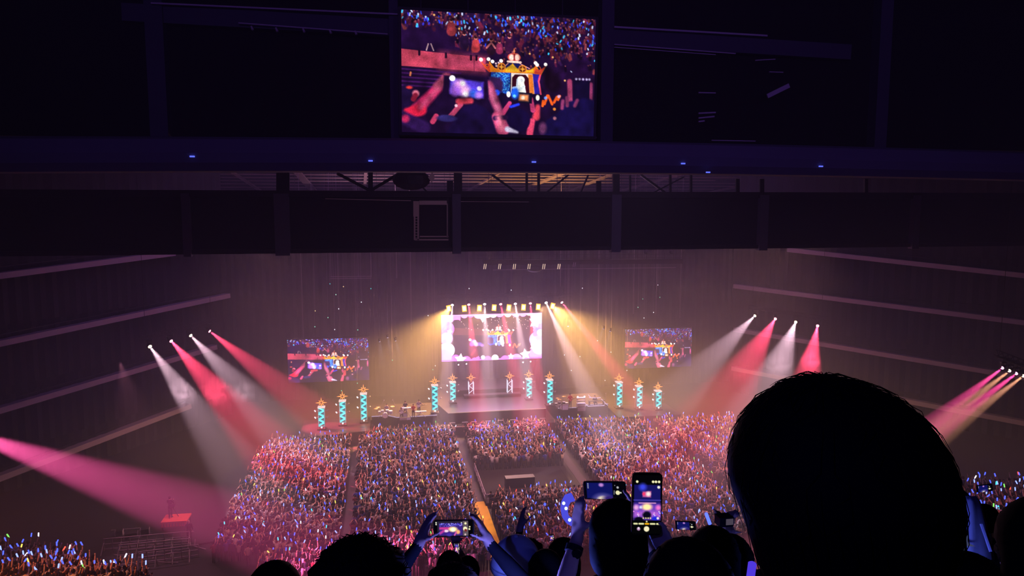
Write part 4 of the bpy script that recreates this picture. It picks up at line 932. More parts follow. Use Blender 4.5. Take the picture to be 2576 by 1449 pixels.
def project(p): q = np.array(p) - CAM; return PH / 2 - FPX * (q @ _u) / (q @ _f)
def puff_on(a, b, py, r, dens, lab):
    lo, hi = 0.0, 1.0
    for _ in range(30):
        m = (lo + hi) / 2; lo, hi = (m, hi) if project(Vector(a).lerp(Vector(b), m)) < py else (lo, m)
    c = Vector(a).lerp(Vector(b), lo); puff(0, 0, 0, r, dens, lab, c)
for i, py, r_, dn in ((0, 985, 2.4, .07), (1, 985, 2.4, .06), (2, 985, 1.6, .06)): puff_on(LPs[i], on_floor(*le[i], 1.0), py, r_, dn, 'wisp of smoke in the %s beam before the left stand' % ORD[i])
for i, py, r_, dn in ((1, 930, 2.0, .05), (2, 915, 2.2, .07), (3, 905, 2.2, .08)): puff_on(RPs[i], on_floor(*re_[i], 1.0), py, r_, dn, 'wisp of smoke in the %s beam before the right stand' % ORD[i])
# ------------------------------------------------------------------ figures
M_skin = mat('skin', srgb(206, 158, 136), .55, 0, .06, 8); M_hair = mat('black_hair', srgb(12, 9, 10), .8, 0, .2, 20, .08)
M_bhair = mat('brown_hair', srgb(36, 22, 18), .75, 0, .2, 20, .1)
M_dark = mat('dark_jacket', srgb(24, 22, 28), .85, 0, .15, 12, .15); M_navy = mat('navy_shirt', srgb(30, 30, 54), .85, 0, .15, 12, .15); M_jean = mat('dark_trousers', srgb(24, 26, 36), .85, 0, .1, 12, .1)
M_white = mat('white_cloth', srgb(222, 222, 226), .8, 0, .06, 8); M_redc = mat('red_cloth', srgb(200, 40, 44), .8); M_glass = mat('phone_black', srgb(12, 12, 14), .3)
class Body:
    """tapered capsules and ellipsoids grown together into one continuous skin"""
    def __init__(s): s.mb = MB(); s.pr = []
    def cap(s, a, b, ra, rb, m, n=10):
        a, b = Vector(a), Vector(b); d = (b - a)
        if d.length < 1e-5: return
        e = d.normalized(); s.mb.tube([a - e * ra * .8, a - e * ra * .4, a, b, b + e * rb * .4, b + e * rb * .8], [ra * .5, ra * .9, ra, rb, rb * .9, rb * .5], n); s.pr.append((np.array(a), np.array(b), ra, rb, m))
    def ell(s, c, r, m, M=None):
        s.mb.ball(c, r, 16, 12, M); c = np.array(c, float); s.pr.append((c, c + 1e-6, min(r), min(r), m))
    def build(s, name, mats, parent, vox, keep=1.0):
        me = s.mb.mesh('body', M_skin); o = bpy.data.objects.new(name, me); col.objects.link(o)
        md = o.modifiers.new('skin', 'REMESH'); md.mode = 'VOXEL'; md.voxel_size = vox; md.use_smooth_shade = True
        sm = o.modifiers.new('smooth', 'SMOOTH'); sm.factor = .5; sm.iterations = 3
        if keep < 1: dm = o.modifiers.new('dec', 'DECIMATE'); dm.ratio = keep
        dg = bpy.context.evaluated_depsgraph_get(); nm = bpy.data.meshes.new_from_object(o.evaluated_get(dg))
        o.modifiers.clear(); o.data = nm; bpy.data.meshes.remove(me); nm.name = 'body'
        nm.materials.clear()
        for m in mats: nm.materials.append(m)
        C = np.zeros(len(nm.polygons) * 3, np.float32); nm.polygons.foreach_get('center', C); C = C.reshape(-1, 3)
        best = np.full(len(C), 1e9); idx = np.zeros(len(C), int)
        for a, b, ra, rb, m in s.pr:
            d = b - a; t = np.clip(((C - a) @ d) / (d @ d + 1e-12), 0, 1); ds = np.linalg.norm(C - a - t[:, None] * d, axis=1) - (ra + (rb - ra) * t)
            k = ds < best; best[k] = ds[k]; idx[k] = m
        nm.polygons.foreach_set('material_index', idx.astype(np.int32)); nm.polygons.foreach_set('use_smooth', [True] * len(C)); nm.update()
        o.parent = parent; return o
SK_, TO_, LE_, SH_ = 0, 1, 2, 3
def V3(*a): return Vector(a)
def hand(B, w, d, pn, side, curl=.5, spread=.22, thumb=.7, s=1.0):
    """palm and five fingers: w wrist, d along the hand, pn palm normal (fingers curl towards it), side +1 thumb on the left of d x pn"""
    d = Vector(d).normalized(); pn = Vector(pn); pn = (pn - d * pn.dot(d)).normalized(); x = d.cross(pn) * side; w = Vector(w)
    B.cap(w - d * .01, w + d * .03, .027 * s, .028 * s, SK_)
    for k in (-.028, -.009, .010, .028): B.cap(w + d * .02 * s + x * k * .7 * s, w + d * .085 * s + x * k * s, .017 * s, .0145 * s, SK_, 8)
    for k, (off, L) in enumerate(((.031, .070), (.011, .080), (-.010, .074), (-.030, .058))):
        p = w + d * .088 * s + x * off * s; a = d + x * (off * 8 * spread); a.normalize(); ang = curl * (.5 + .06 * k)
        for j, (fr, r) in enumerate(((.45, .0100), (.32, .0092), (.23, .0084))):
            q = p + a * L * fr * s; B.cap(p, q, r * s, (r - .0006) * s, SK_, 8); p = q
            a = (a * math.cos(ang) + pn * math.sin(ang)).normalized()
    p = w + d * .03 * s + x * .030 * s; a = (d * .6 + x * thumb + pn * .35).normalized()
    for L, r in ((.042, .0125), (.032, .0108), (.024, .0095)):
        q = p + a * L * s; B.cap(p, q, r * s, (r - .0008) * s, SK_, 8); p = q; a = (a + d * .25 + pn * .12).normalized()
def figure(name, label, foot, h, rz=0.0, la=None, ra=None, cat='person', mats=None, vox=.011, keep=.5, hands=None, seated=False, lean=0.0, group=None, legs=True, head=True, neck=1.0, nod=0.0):
    """a standing (or seated) person; la, ra: (elbow, wrist) in the figure's own axes, facing +y"""
    t = thing(name, label, cat, foot, group, rz); B = Body(); k = h / 1.72; z0 = -.42 * k if seated else 0.0
    def p(x, y, z): return Vector((x * k, y * k + lean * max(0, z - .95) * k, z * k + z0))
    hz_ = 1.575
    if head:
        B.ell(p(0, .018 + nod, hz_ + .025), (.074 * k, .094 * k, .098 * k), SK_); B.ell(p(0, .04 + nod, hz_ - .045), (.056 * k, .066 * k, .07 * k), SK_)
        B.cap(p(0, .112 + nod, hz_ + .03), p(0, .128 + nod, hz_ - .01), .010 * k, .014 * k, SK_, 8)
        for s_ in (-1, 1): B.ell(p(s_ * .078, .005 + nod, hz_ + .0), (.011 * k, .020 * k, .032 * k), SK_)
    B.cap(p(0, -.01, 1.40), p(0, .005 + nod * .6, 1.52), .056 * k * neck, .053 * k * neck, SK_)
    B.cap(p(-.15, -.005, 1.375), p(.15, -.005, 1.375), .062 * k, .062 * k, TO_); B.cap(p(-.07, -.02, 1.42), p(.07, -.02, 1.42), .05 * k, .05 * k, TO_)
    B.ell(p(0, 0, 1.22), (.168 * k, .112 * k, .19 * k), TO_); B.ell(p(0, 0, 1.02), (.142 * k, .10 * k, .17 * k), TO_); B.ell(p(0, -.01, .90), (.165 * k, .112 * k, .12 * k), LE_)
    for s_ in (-1, 1):
        if seated:
            kn = p(s_ * .14, .44, .90); B.cap(p(s_ * .09, .02, .90), kn, .085 * k, .062 * k, LE_); an = kn + Vector((0, .02, -.42 * k)); B.cap(kn, an, .058 * k, .04 * k, LE_); B.cap(an + Vector((0, -.02, -.02)), an + Vector((0, .15 * k, -.035)), .04 * k, .034 * k, SH_)
        elif legs:
            B.cap(p(s_ * .088, 0, .88), p(s_ * .10, .02, .48), .088 * k, .060 * k, LE_); B.cap(p(s_ * .10, .02, .48), p(s_ * .105, -.01, .10), .058 * k, .040 * k, LE_)
            B.cap(p(s_ * .105, -.035, .040), p(s_ * .115, .13, .034), .042 * k, .036 * k, SH_)
    for s_, arm, hd in ((-1, la, None), (1, ra, None)):
        arm = arm or ((s_ * .24, -.03, 1.10), (s_ * .25, .06, .86)); e, w_ = p(*arm[0]), p(*arm[1]); sh = p(s_ * .185, 0, 1.365)
        B.cap(sh, e, .056 * k, .044 * k, TO_); m = e.lerp(w_, .62); long_ = len(arm) > 2 and arm[2] == 'bare'
        B.cap(e, m, .042 * k, .036 * k, SK_ if long_ else TO_); B.cap(m, w_, .035 * k, .026 * k, SK_ if long_ else TO_)
        spec = (hands or {}).get(s_); d = (w_ - e).normalized()
        if spec: hand(B, w_, spec.get('d', d), spec.get('pn', (0, -1, 0)), spec.get('side', s_), spec.get('curl', .6), spec.get('spread', .22), spec.get('thumb', .7), k)
        elif keep > .3: hand(B, w_, d, (-s_, .3, 0), s_, .45, .2, .6, k)
        else: B.cap(w_, w_ + d * .10 * k, .032 * k, .026 * k, SK_)
    o = B.build('body', mats or [M_skin, M_dark, M_jean, M_fix], t, vox, keep)
    if head and keep > .3:
        M_eye = mat('eye', srgb(20, 14, 12), .2); M_lip = mat('lip', srgb(150, 80, 76), .5)
        for s_ in (-1, 1): MB().ball(p(s_ * .031, .103 + nod, hz_ + .022), (.013 * k, .008 * k, .007 * k), 8, 6).build('eye', M_eye, t)
        MB().ball(p(0, .105 + nod, hz_ - .062), (.022 * k, .008 * k, .006 * k), 8, 5).build('mouth', M_lip, t)
    t['_k'] = k; return t, p
def hair(t, p, kind, m=None, s=1.0, seed=0, nod=0.0):
    """a head of hair as a displaced shell with loose strands; kind: short, bob, fuzzy"""
    r = np.random.default_rng(seed); m = m or M_hair; c = p(0, -.008 + nod, 1.615); k = t['_k'] * s; mb = MB()
    rx, ry, rz_ = {'short': (.088, .108, .108), 'bob': (.108, .122, .125), 'fuzzy': (.115, .125, .122)}[kind]; am = {'short': .004, 'bob': .004, 'fuzzy': .009}[kind]
    n, mm = 28, 18; rings = []
    for i in range(1, mm):
        th = math.pi * i / mm; zz = math.cos(th); ring = []
        for q in range(n):
            a = 2 * math.pi * q / n; x, y = math.sin(th) * math.cos(a), math.sin(th) * math.sin(a); w_ = 1 + r.normal(0, am * 6)
            z = zz
            if zz < -.05:
                if y > .25: x, y = x * .94, min(y * .62, .55)             # open at the face
                if kind == 'bob': z = zz * 1.55; x *= 1.0 + .55 * (-zz) ** 1.5 * .9; y *= 1.0 + .3 * -zz
                else: x *= 1 - .08 * -zz
            ring.append(c + Vector((x * rx * k * w_, y * ry * k * w_, z * rz_ * k)))
        rings.append(ring)
    mb.rings(rings)
    for q in range({'short': 60, 'bob': 90, 'fuzzy': 320}[kind]):
        a, th = r.uniform(0, 2 * math.pi), r.uniform(0, 1.9 if kind == 'fuzzy' else 1.5); d = Vector((math.sin(th) * math.cos(a) * rx, math.sin(th) * math.sin(a) * ry, math.cos(th) * rz_)) * k
        if d.y > .06 * k and d.z < .02: continue
        b = c + d * .97; tn = d.cross(Vector((r.normal(), r.normal(), r.normal()))).normalized(); L = {'short': .018, 'bob': .026, 'fuzzy': .020}[kind] * k
        nrm = d.normalized(); out = (.45 if kind == 'fuzzy' else .22)
        mb.tube([b, b + tn * L * .5 + nrm * L * .5 * out, b + tn * L + nrm * L * (out - .3 * (kind != 'fuzzy'))], [.0022 * k, .0016 * k, .0005 * k], 4, False)
    return mb.build('hair', m, t, smooth=True)
def step_of(y): return int(math.floor((y - .1) / TP + .5))
def seat_row(px, py, D):
    """feet point on the balcony step below the pixel, and the height of the pixel above that step"""
    q = at_depth(px, py, D); z = step_top(step_of(q.y)); return Vector((q.x, q.y, z)), q.z - z, q
def loc_of(t, pt): return t.matrix_basis.inverted() @ Vector(pt)
def arm_to(foot, rz, k, wrist, s_, bend=(.0, .0, -1.0), lean=0.0):
    """elbow for a wrist given in world space, in the figure's axes divided by its scale"""
    w_ = (Matrix.Rotation(-rz, 3, 'Z') @ (Vector(wrist) - Vector(foot))) / k; sh = Vector((s_ * .185, 0, 1.365)); d = w_ - sh; L = d.length; a, b = .29, .27
    if L > .555: w_ = sh + d * (.555 / L); d = w_ - sh; L = .555
    m = (a * a - b * b + L * L) / (2 * L); hh = math.sqrt(max(0, a * a - m * m)); dn = d / L; bv = Vector(bend); bv = (bv - dn * bv.dot(dn)).normalized()
    e = sh + dn * m + bv * hh; return (tuple(e), tuple(w_))
def arm_abs(foot, rz, k, elbow, wrist):
    Mi = Matrix.Rotation(-rz, 3, 'Z'); return (tuple((Mi @ (Vector(elbow) - Vector(foot))) / k), tuple((Mi @ (Vector(wrist) - Vector(foot))) / k))
# ---- smartphones: body, screen, lens; the picture is a small grid of pixels
def ui_phone(kind):
    if kind == 'tall':
        P = Paint(64, 132, (4, 4, 8), 0, 0, 100, 205)
        P.poly([(4, 34), (97, 34), (97, 158), (4, 158)], (22, 20, 96), 3); P.poly([(4, 100), (97, 100), (97, 158), (4, 158)], (110, 60, 190), 14)
        P.circ(34, 42, 12, (60, 70, 230), 14); P.poly([(34, 58), (64, 56), (63, 78), (34, 77)], (200, 90, 150), 5); P.circ(54, 66, 8, (255, 240, 230), 8); P.circ(38, 66, 5, (255, 60, 110), 5)
        P.cap(4, 88, 97, 88, 2, (70, 60, 170), 3); P.cap(22, 98, 80, 98, 2, (220, 150, 200), 3); P.circ(50, 112, 17, (255, 216, 150), 14, 12, 1.15); P.circ(28, 113, 5, (220, 230, 255), 6)
        P.circ(12, 114, 9, (240, 170, 230), 10); P.circ(90, 114, 9, (250, 120, 210), 10); P.poly([(4, 126), (97, 126), (97, 146), (4, 146)], (176, 96, 214), 14)
        for i in range(26): P.circ(4 + (i * 37) % 93, 128 + (i * 17) % 20, 2.2, [(250, 150, 240), (120, 90, 255), (240, 220, 255)][i % 3], 2)
        P.circ(50, 140, 15, (10, 8, 30), 8, 13); P.circ(22, 156, 16, (8, 6, 26), 8, 9); P.circ(80, 152, 12, (30, 40, 220), 10, 7); P.poly([(0, 159), (100, 159), (100, 205), (0, 205)], (4, 4, 6), 1)
        for x in (14, 70, 80, 91): P.circ(x, 23, 4.5, (250, 246, 190), 2)
        P.circ(90, 42, 5, (240, 240, 220), 2)
        for x in (38, 47, 55, 63): P.circ(x, 151, 2.6, (250, 230, 160), 2)
        P.circ(89, 151, 4.5, (250, 225, 240), 2)
        for x0, x1, c in ((6, 16, (230, 228, 170)), (24, 38, (230, 228, 170)), (46, 56, (250, 180, 20)), (64, 78, (230, 228, 170)), (86, 95, (230, 228, 170))): P.cap(x0, 171, x1, 171, 3, c, 2)
        P.circ(50, 163, 3, (230, 228, 170), 2); P.circ(50, 189, 9.5, (250, 240, 196), 2.5); P.circ(22, 189, 6, (196, 150, 190), 3); P.circ(22, 186, 3, (255, 240, 255), 2)
        return P
    if kind == 'wide':
        P = Paint(120, 54, (3, 3, 10), 0, 0, 200, 84)
        P.poly([(8, 3), (140, 3), (140, 81), (8, 81)], (16, 20, 96), 6); P.circ(86, 86, 42, (110, 100, 170), 40, 26); P.circ(86, 84, 24, (240, 225, 190), 18, 14); P.circ(82, 14, 12, (190, 130, 210), 10, 9)
        P.circ(120, 80, 30, (50, 30, 110), 30, 12); P.poly([(138, 0), (200, 0), (200, 84), (138, 84)], (4, 4, 10), 3)
        for y in (8, 15, 22, 29): P.cap(14, y, 18, y, 1.4, (210, 210, 220), 1.4)
        P.circ(164, 26, 6, (180, 180, 186), 3); P.circ(163, 52, 11, (236, 230, 180), 3); P.circ(178, 52, 4, (220, 220, 200), 2); P.cap(146, 42, 144, 60, 1.6, (150, 150, 160), 2); P.circ(150, 16, 2.5, (140, 140, 150), 2)
        return P
    P = Paint(120, 54, (4, 3, 8), 0, 0, 200, 84)
    P.poly([(14, 3), (176, 3), (176, 81), (14, 81)], (40, 34, 56), 3); P.poly([(24, 14), (146, 14), (146, 78), (24, 78)], (60, 36, 130), 4)
    rr = np.random.default_rng(2)
    for i in range(70): P.circ(rr.uniform(26, 145), rr.uniform(14, 30), 2.2, [(120, 130, 255), (80, 70, 220), (190, 170, 255)][i % 3], 2)
    P.poly([(24, 34), (84, 34), (84, 48), (24, 46)], (206, 60, 150), 5); P.circ(96, 46, 22, (255, 226, 150), 16, 13, 1.15); P.circ(96, 47, 10, (255, 255, 240), 6); P.circ(60, 54, 13, (255, 220, 240), 8, 7); P.cap(28, 66, 46, 54, 6, (190, 60, 160), 6); P.circ(122, 60, 11, (255, 180, 120), 8); P.circ(76, 74, 14, (70, 50, 170), 10, 8); P.cap(104, 76, 112, 62, 4, (220, 90, 170), 4)
    P.poly([(148, 3), (176, 3), (176, 81), (148, 81)], (96, 84, 92), 2)
    for x, y, r_, c in ((162, 16, 6, (250, 246, 190)), (160, 44, 11, (255, 250, 200)), (184, 34, 4, (250, 246, 190)), (182, 46, 5, (250, 246, 190)), (160, 74, 5, (220, 190, 190)), (141, 12, 3, (240, 240, 220)), (8, 10, 4, (240, 240, 220)), (8, 19, 4, (240, 240, 220))): P.circ(x, y, r_, c, 3)
    P.circ(162, 52, 7, (120, 40, 40), 4)
    return P
def smartphone(label, P, tl, tr, bl, th=.009):
    tl, tr, bl = Vector(tl), Vector(tr), Vector(bl); ax, ay = tr - tl, bl - tl; n = ax.cross(ay).normalized()
    if (tl - Vector(CAM)).dot(n) > 0: n = -n                                    # towards us
    c = tl + ax / 2 + ay / 2; t = thing('smartphone', label, 'phone', c); X, Y = ax.normalized(), ay.normalized(); w_, h_ = ax.length, ay.length; rr = min(w_, h_) * .13
    poly = []
    for sx, sy, a0 in ((1, 1, 0), (-1, 1, 90), (-1, -1, 180), (1, -1, 270)):
        for q in range(5): a = R(a0 + 22.5 * q); poly.append((sx * (w_ / 2 - rr) + rr * math.cos(a), sy * (h_ / 2 - rr) + rr * math.sin(a)))
    MB().prism(poly, n * -th, X, Y, n * th).build('body', M_glass, t)
    m_ = .03; U, Vv = np.meshgrid(np.linspace(-.5 + m_, .5 - m_, P.w), np.linspace(-.5 + m_, .5 - m_, P.h))
    pos = (U[..., None] * np.array(ax) + Vv[..., None] * np.array(ay) + np.array(n) * .0008).reshape(-1, 3); i = np.arange(P.w * P.h).reshape(P.h, P.w)
    q = np.stack([i[:-1, :-1], i[1:, :-1], i[1:, 1:], i[:-1, 1:]], -1).reshape(-1, 4)
    o = bpy.data.objects.new('screen', arrays_mesh('screen', pos, [q], lin(P.im).reshape(-1, 3), M_pix)); col.objects.link(o); o.parent = t
    b = MB()
    for s_ in (-1, 1): b.tube([X * w_ * .3 + Y * (h_ * .3 + s_ * .006) - n * th, X * w_ * .3 + Y * (h_ * .3 + s_ * .006) - n * (th + .002)], .006, 10)
    b.build('camera_lens', M_fix, t)
    return t
def quad(px0, py0, px1, py1, px2, py2, D): return at_depth(px0, py0, D), at_depth(px1, py1, D), at_depth(px2, py2, D)
# ---- the big dark head right in front of us
ft, hh, q = seat_row(2152, 948, .72)
tA, pA = figure('person', 'person with very large dark round hair filling the lower right, seen from behind', ft, hh - .02, -.1, vox=.012, keep=.4)
outl = [(945, 2052, 2092), (952, 2020, 2128), (964, 1990, 2172), (980, 1958, 2222), (1002, 1928, 2275), (1030, 1899, 2320), (1070, 1868, 2360), (1110, 1849, 2388), (1150, 1837, 2410), (1200, 1834, 2426), (1245, 1843, 2431), (1295, 1862, 2428), (1345, 1880, 2415), (1395, 1895, 2394), (1449, 1914, 2366), (1505, 1938, 2338), (1560, 1975, 2300), (1600, 2030, 2250)]
mb = MB(); rg = []; rr = np.random.default_rng(9)
for (y, l, r_) in outl:
    ra_, rb_ = ray(l, y), ray(r_, y); aa, ab = math.atan2(ra_[0], ra_[1]), math.atan2(rb_[0], rb_[1]); am_, ha = (aa + ab) / 2, (ab - aa) / 2
    rm_ = ray((l + r_) / 2, y); dist_ = .735; zc_ = CAM_Z + rm_[2] / math.hypot(rm_[0], rm_[1]) * dist_; hw = dist_ * math.sin(ha) * 1.02
    c = Vector((math.sin(am_) * dist_, math.cos(am_) * dist_, zc_)); ey = Vector((math.sin(am_), math.cos(am_), 0)); ex = Vector((ey.y, -ey.x, 0)); ring = []
    for i in range(56):
        t_ = 2 * math.pi * i / 56; w_ = 1 + rr.normal(0, .004); yy = math.sin(t_)
        ring.append(c - tA.location + ex * hw * math.cos(t_) * w_ + ey * hw * 1.04 * (yy if not (yy > .5 and y > 1230) else .5 + (yy - .5) * .3) * w_)
    rg.append([Matrix.Rotation(.1, 3, 'Z') @ v for v in ring])
mb.rings(rg)
for i in range(420):
    k_ = rr.integers(0, len(rg) - 3); q_ = rr.integers(0, 56); v0 = rg[k_][q_]; v1 = rg[k_ + 1][q_]; v2 = rg[k_ + 2][(q_ + rr.integers(-2, 3)) % 56]; cc = Vector((rg[8][0] + rg[8][28]) / 2)
    nn = (v1 - cc).normalized(); o_ = rr.uniform(.0, .003); mb.tube([v0, v1 + nn * (.0016 + o_ * .5), v2 + nn * o_], [.0005, .0004, .0002], 3, False)
mb.build('hair', M_bhair if False else M_hair, tA, smooth=True)
# ---- the others before us: label, head top pixel, distance, hair
def plain(label, px, py, D, kind, rz=0.0, s=1.0, mats=None, la=None, ra=None, hm=None, seed=1, hands=None, hmin=None, lean=0.0, keep=.35):
    f, h, q = seat_row(px, py, D); h = h * 1.72 / (1.735 + (.02 if kind == 'bob' else 0)) if s <= 1.05 else h - .03
    f = f + Vector((0, 0, 0)); t, p = figure('person', label, f, h, rz, la, ra, mats=mats, vox=.013, keep=keep, hands=hands, lean=lean)
    if kind: hair(t, p, kind, hm, s, seed)
    return t, p, f, h
plain('person with short hair, lowest and leftmost of the front heads', 686, 1405, 2.35, 'short', -.1, 1.15, seed=2)
plain('person with a broad bushy dark head at bottom left centre', 903, 1358, 1.75, 'fuzzy', 0, 1.18, hm=M_hair, seed=3)
# person filming with a phone held flat in both hands
D3 = 2.95
ph3 = smartphone('phone held level in both hands, filming, at bottom centre', ui_phone('mid'), *quad(1090, 1309, 1192, 1307, 1091, 1352, D3))
f, h, q = seat_row(1136, 1416, 2.5); h = h * 1.72 / 1.74
wl = at_depth(1052, 1372, D3 - .12); wr_ = at_depth(1232, 1368, D3 - .12)
t3, p3 = figure('person', 'person with fuzzy hair in a dark jacket filming with a level phone in both hands', f, h, 0, arm_to(f, 0, h / 1.72, wl, -1, (-1, -.3, -.5)), arm_to(f, 0, h / 1.72, wr_, 1, (1, -.3, -.5)), vox=.009, keep=.5,
    hands={-1: dict(d=(.42, .22, .88), pn=(.95, .15, -.3), side=-1, curl=.62), 1: dict(d=(-.42, .22, .88), pn=(-.95, .15, -.3), side=1, curl=.62)})
hair(t3, p3, 'fuzzy', M_bhair, .98, 4)
# capped person
tc_, pc_, fc_, hc_ = plain('person in a pale cap lit blue, tilted to one side, at bottom centre', 1298, 1358, 3.1, 'short', -.35, .95, seed=5)
kc = tc_['_k']; cp = MB(); cc = pc_(0, .0, 1.615); rg = []
for i in range(9):
    th = math.pi * .56 * (i + .25) / 9; rg.append([cc + Vector((math.sin(th) * math.cos(a) * .112 * kc, math.sin(th) * math.sin(a) * .128 * kc, math.cos(th) * .135 * kc)) for a in (2 * math.pi * j / 24 for j in range(24))])
cap_o = cp.rings(rg).build('cap', M_white, tc_, smooth=True)
MB().rings([[cc + Vector((r_ * math.cos(a) * .105 * kc, .07 * kc + r_ * math.sin(a) * .15 * kc + .05, -.012 + z_)) for a in (math.pi * j / 12 for j in range(13))] for r_, z_ in ((.62, .0), (1.0, -.02), (1.0, -.026), (.62, -.006))], False).build('brim', M_white, cap_o)
MB().rings([[cc + Vector((math.cos(a) * .1135 * kc, math.sin(a) * .1295 * kc, z_)) for a in (2 * math.pi * j / 24 for j in range(24))] for z_ in (.018, .024)], False).build('seam', mat('cap_seam', srgb(150, 150, 160), .8), cap_o)
MB().ball(cc + Vector((0, 0, .135 * kc)), .009, 8, 6).build('button', M_white, cap_o)
# person holding a phone sideways, seen over the head, with wristwatch and a curved light band
D2 = 2.75
ph2 = smartphone('phone held sideways above a dark head, its screen deep blue', ui_phone('wide'), *quad(1467, 1211, 1574, 1212, 1470, 1256, D2))
f, h, q = seat_row(1556, 1246, 2.2); h = h * 1.72 / 1.745
wl = at_depth(1453, 1350, D2 - .2); el_ = at_depth(1402, 1530, 2.42); wr_ = at_depth(1600, 1312, D2 + .01)
t2, p2 = figure('person', 'tall person with thick dark hair, bare arm raised, holding the sideways phone', f, h, 0, arm_abs(f, 0, h / 1.72, el_, wl) + ('bare',), arm_to(f, 0, h / 1.72, wr_, 1, (1, 0, -.6)) + ('bare',), vox=.009, keep=.5,
    hands={-1: dict(d=(.10, .25, .96), pn=(.9, .25, -.1), side=-1, curl=.55), 1: dict(d=(-.25, .2, .95), pn=(-.95, .2, -.2), side=1, curl=.6)})
hair(t2, p2, 'bob', M_hair, .93, 6)
wv, ev = wl, el_; dv = (wv - ev).normalized()
bw = thing('wristwatch', 'dark wristwatch on the raised bare forearm', 'watch', wv - dv * .045)
MB().tube([-dv * .011, dv * .011], [.031, .031], 16).build('strap', M_dark, bw); MB().tube([Vector((0, -.03, 0)), Vector((0, -.040, 0))], [.017, .016], 14).build('dial', M_glass, bw)
lb = thing('light_band', 'curved translucent band glowing blue beside the raised hand', 'light stick', at_depth(1424, 1284, D2 - .1)); L0 = lb.location
M_band = glow('band_blue', (.10, .10, .95), .75); M_spark = glow('band_led', (.6, .75, 1.0), 1.8)
arc = [(1437, 1250), (1424, 1254), (1417, 1268), (1415, 1284), (1418, 1298), (1425, 1308), (1434, 1313)]
rg = []
for i, (x, y) in enumerate(arc):
    c = at_depth(x + 4, y, D2 - .1) - L0; tx = at_depth(*arc[min(i + 1, 6)], D2 - .1) - at_depth(*arc[max(i - 1, 0)], D2 - .1); tx.normalize(); sd_ = tx.cross(Vector((0, 1, 0))).normalized(); rg.append([c + sd_ * .012 * math.cos(a) + Vector((0, .03, 0)) * math.sin(a) for a in (2 * math.pi * j / 10 for j in range(10))])
MB().rings(rg).build('band', M_band, lb, smooth=True)
for x, y in ((1418, 1266), (1424, 1279), (1433, 1308)): MB().ball(at_depth(x, y, D2 - .135) - L0, .006, 8, 6).build('led', M_spark, lb)
# person with the upright phone
D1 = 1.78
ph1 = smartphone('phone held upright over the heads, filming the stage', ui_phone('tall'), *quad(1591, 1190, 1667, 1191, 1588, 1346, D1))
f, h, q = seat_row(1735, 1332, 1.38); h = h - .035
wr_ = at_depth(1690, 1412, D1 + .035)
t1, p1 = figure('person', 'person with a wide dark bob of hair holding the upright phone in one hand', f, h, .05, arm_to(f, .05, h / 1.72, at_depth(1600, 1500, 1.45), -1, (-1, -.3, -.6)), arm_to(f, .05, h / 1.72, wr_, 1, (1, .2, -.8)), vox=.009, keep=.5,
    hands={1: dict(d=(-.42, .06, .9), pn=(-.75, -.62, -.2), side=1, curl=.5, thumb=.9)})
hair(t1, p1, 'bob', M_hair, 1.0, 7)
# smaller heads, hands and phones between them
plain('small dark rounded head low between the arms of the level phone', 1131, 1384, 4.3, 'short', 0, 1.05, seed=8, keep=.3)
ph4 = smartphone('small pale phone held up low at bottom centre', ui_phone('mid'), *quad(1142, 1364, 1157, 1364, 1142, 1396, 4.6))
plain('person with an open hand raised behind the small pale phone', 1176, 1397, 4.4, 'short', 0, 1.05, seed=9, ra=((.2, .3, 1.2), (-.05, .42, 1.62), 'bare'), hands={1: dict(d=(-.05, .1, 1), pn=(0, -1, 0), side=1, curl=.15, spread=.5)}, keep=.5)
plain('dark head right of the pale cap, ponytail side turned', 1374, 1372, 3.0, 'short', .2, 1.1, seed=10, keep=.3)
plain('dark head behind the pale cap, farther down the rows', 1330, 1352, 4.2, 'fuzzy', .0, .9, seed=11, keep=.3)
plain('dark head left of the raised bare arm, half hidden by it', 1418, 1345, 3.7, 'bob', .0, .95, seed=12, la=((-.3, .2, 1.3), (-.2, .4, 1.62)), keep=.5)
ph6 = smartphone('small lit phone held up left of the raised bare arm', ui_phone('mid'), *quad(1381, 1346, 1394, 1344, 1382, 1361, 4.0))
plain('person in a rim lit hood between the upright phone and the big head', 1797, 1312, 2.3, 'bob', -.2, .95, seed=13, hm=M_bhair, keep=.3)
ph5 = smartphone('phone held level, edge lit, low right of the upright phone', ui_phone('wide'), *quad(1699, 1311, 1750, 1313, 1700, 1332, 2.9))
ck = thing('compact_camera', 'small black camera held up beside the big dark head', 'camera', at_depth(1821, 1308, 2.98))
MB().box((0, 0, 0), (.058, .05, .038)).build('body', M_fix, ck); MB().tube([(0, .02, 0), (0, .06, 0)], [.016, .014], 12).build('lens_barrel', M_fix, ck); MB().box((.012, -.026, .002), (.03, .003, .024)).build('display', glow('dim_display', (.25, .2, .3), .25), ck)
fk, hk_, _ = seat_row(1842, 1338, 2.75); hk_ *= 1.72 / 1.735
plain('person holding up the small black camera, low beside the big head', 1842, 1338, 2.75, 'short', 0, 1.0, seed=14, la=arm_to(fk, 0, hk_ / 1.72, at_depth(1806, 1352, 3.05), -1, (-.6, .2, -1)), ra=arm_to(fk, 0, hk_ / 1.72, at_depth(1838, 1350, 3.05), 1, (.6, .2, -1)), keep=.5)
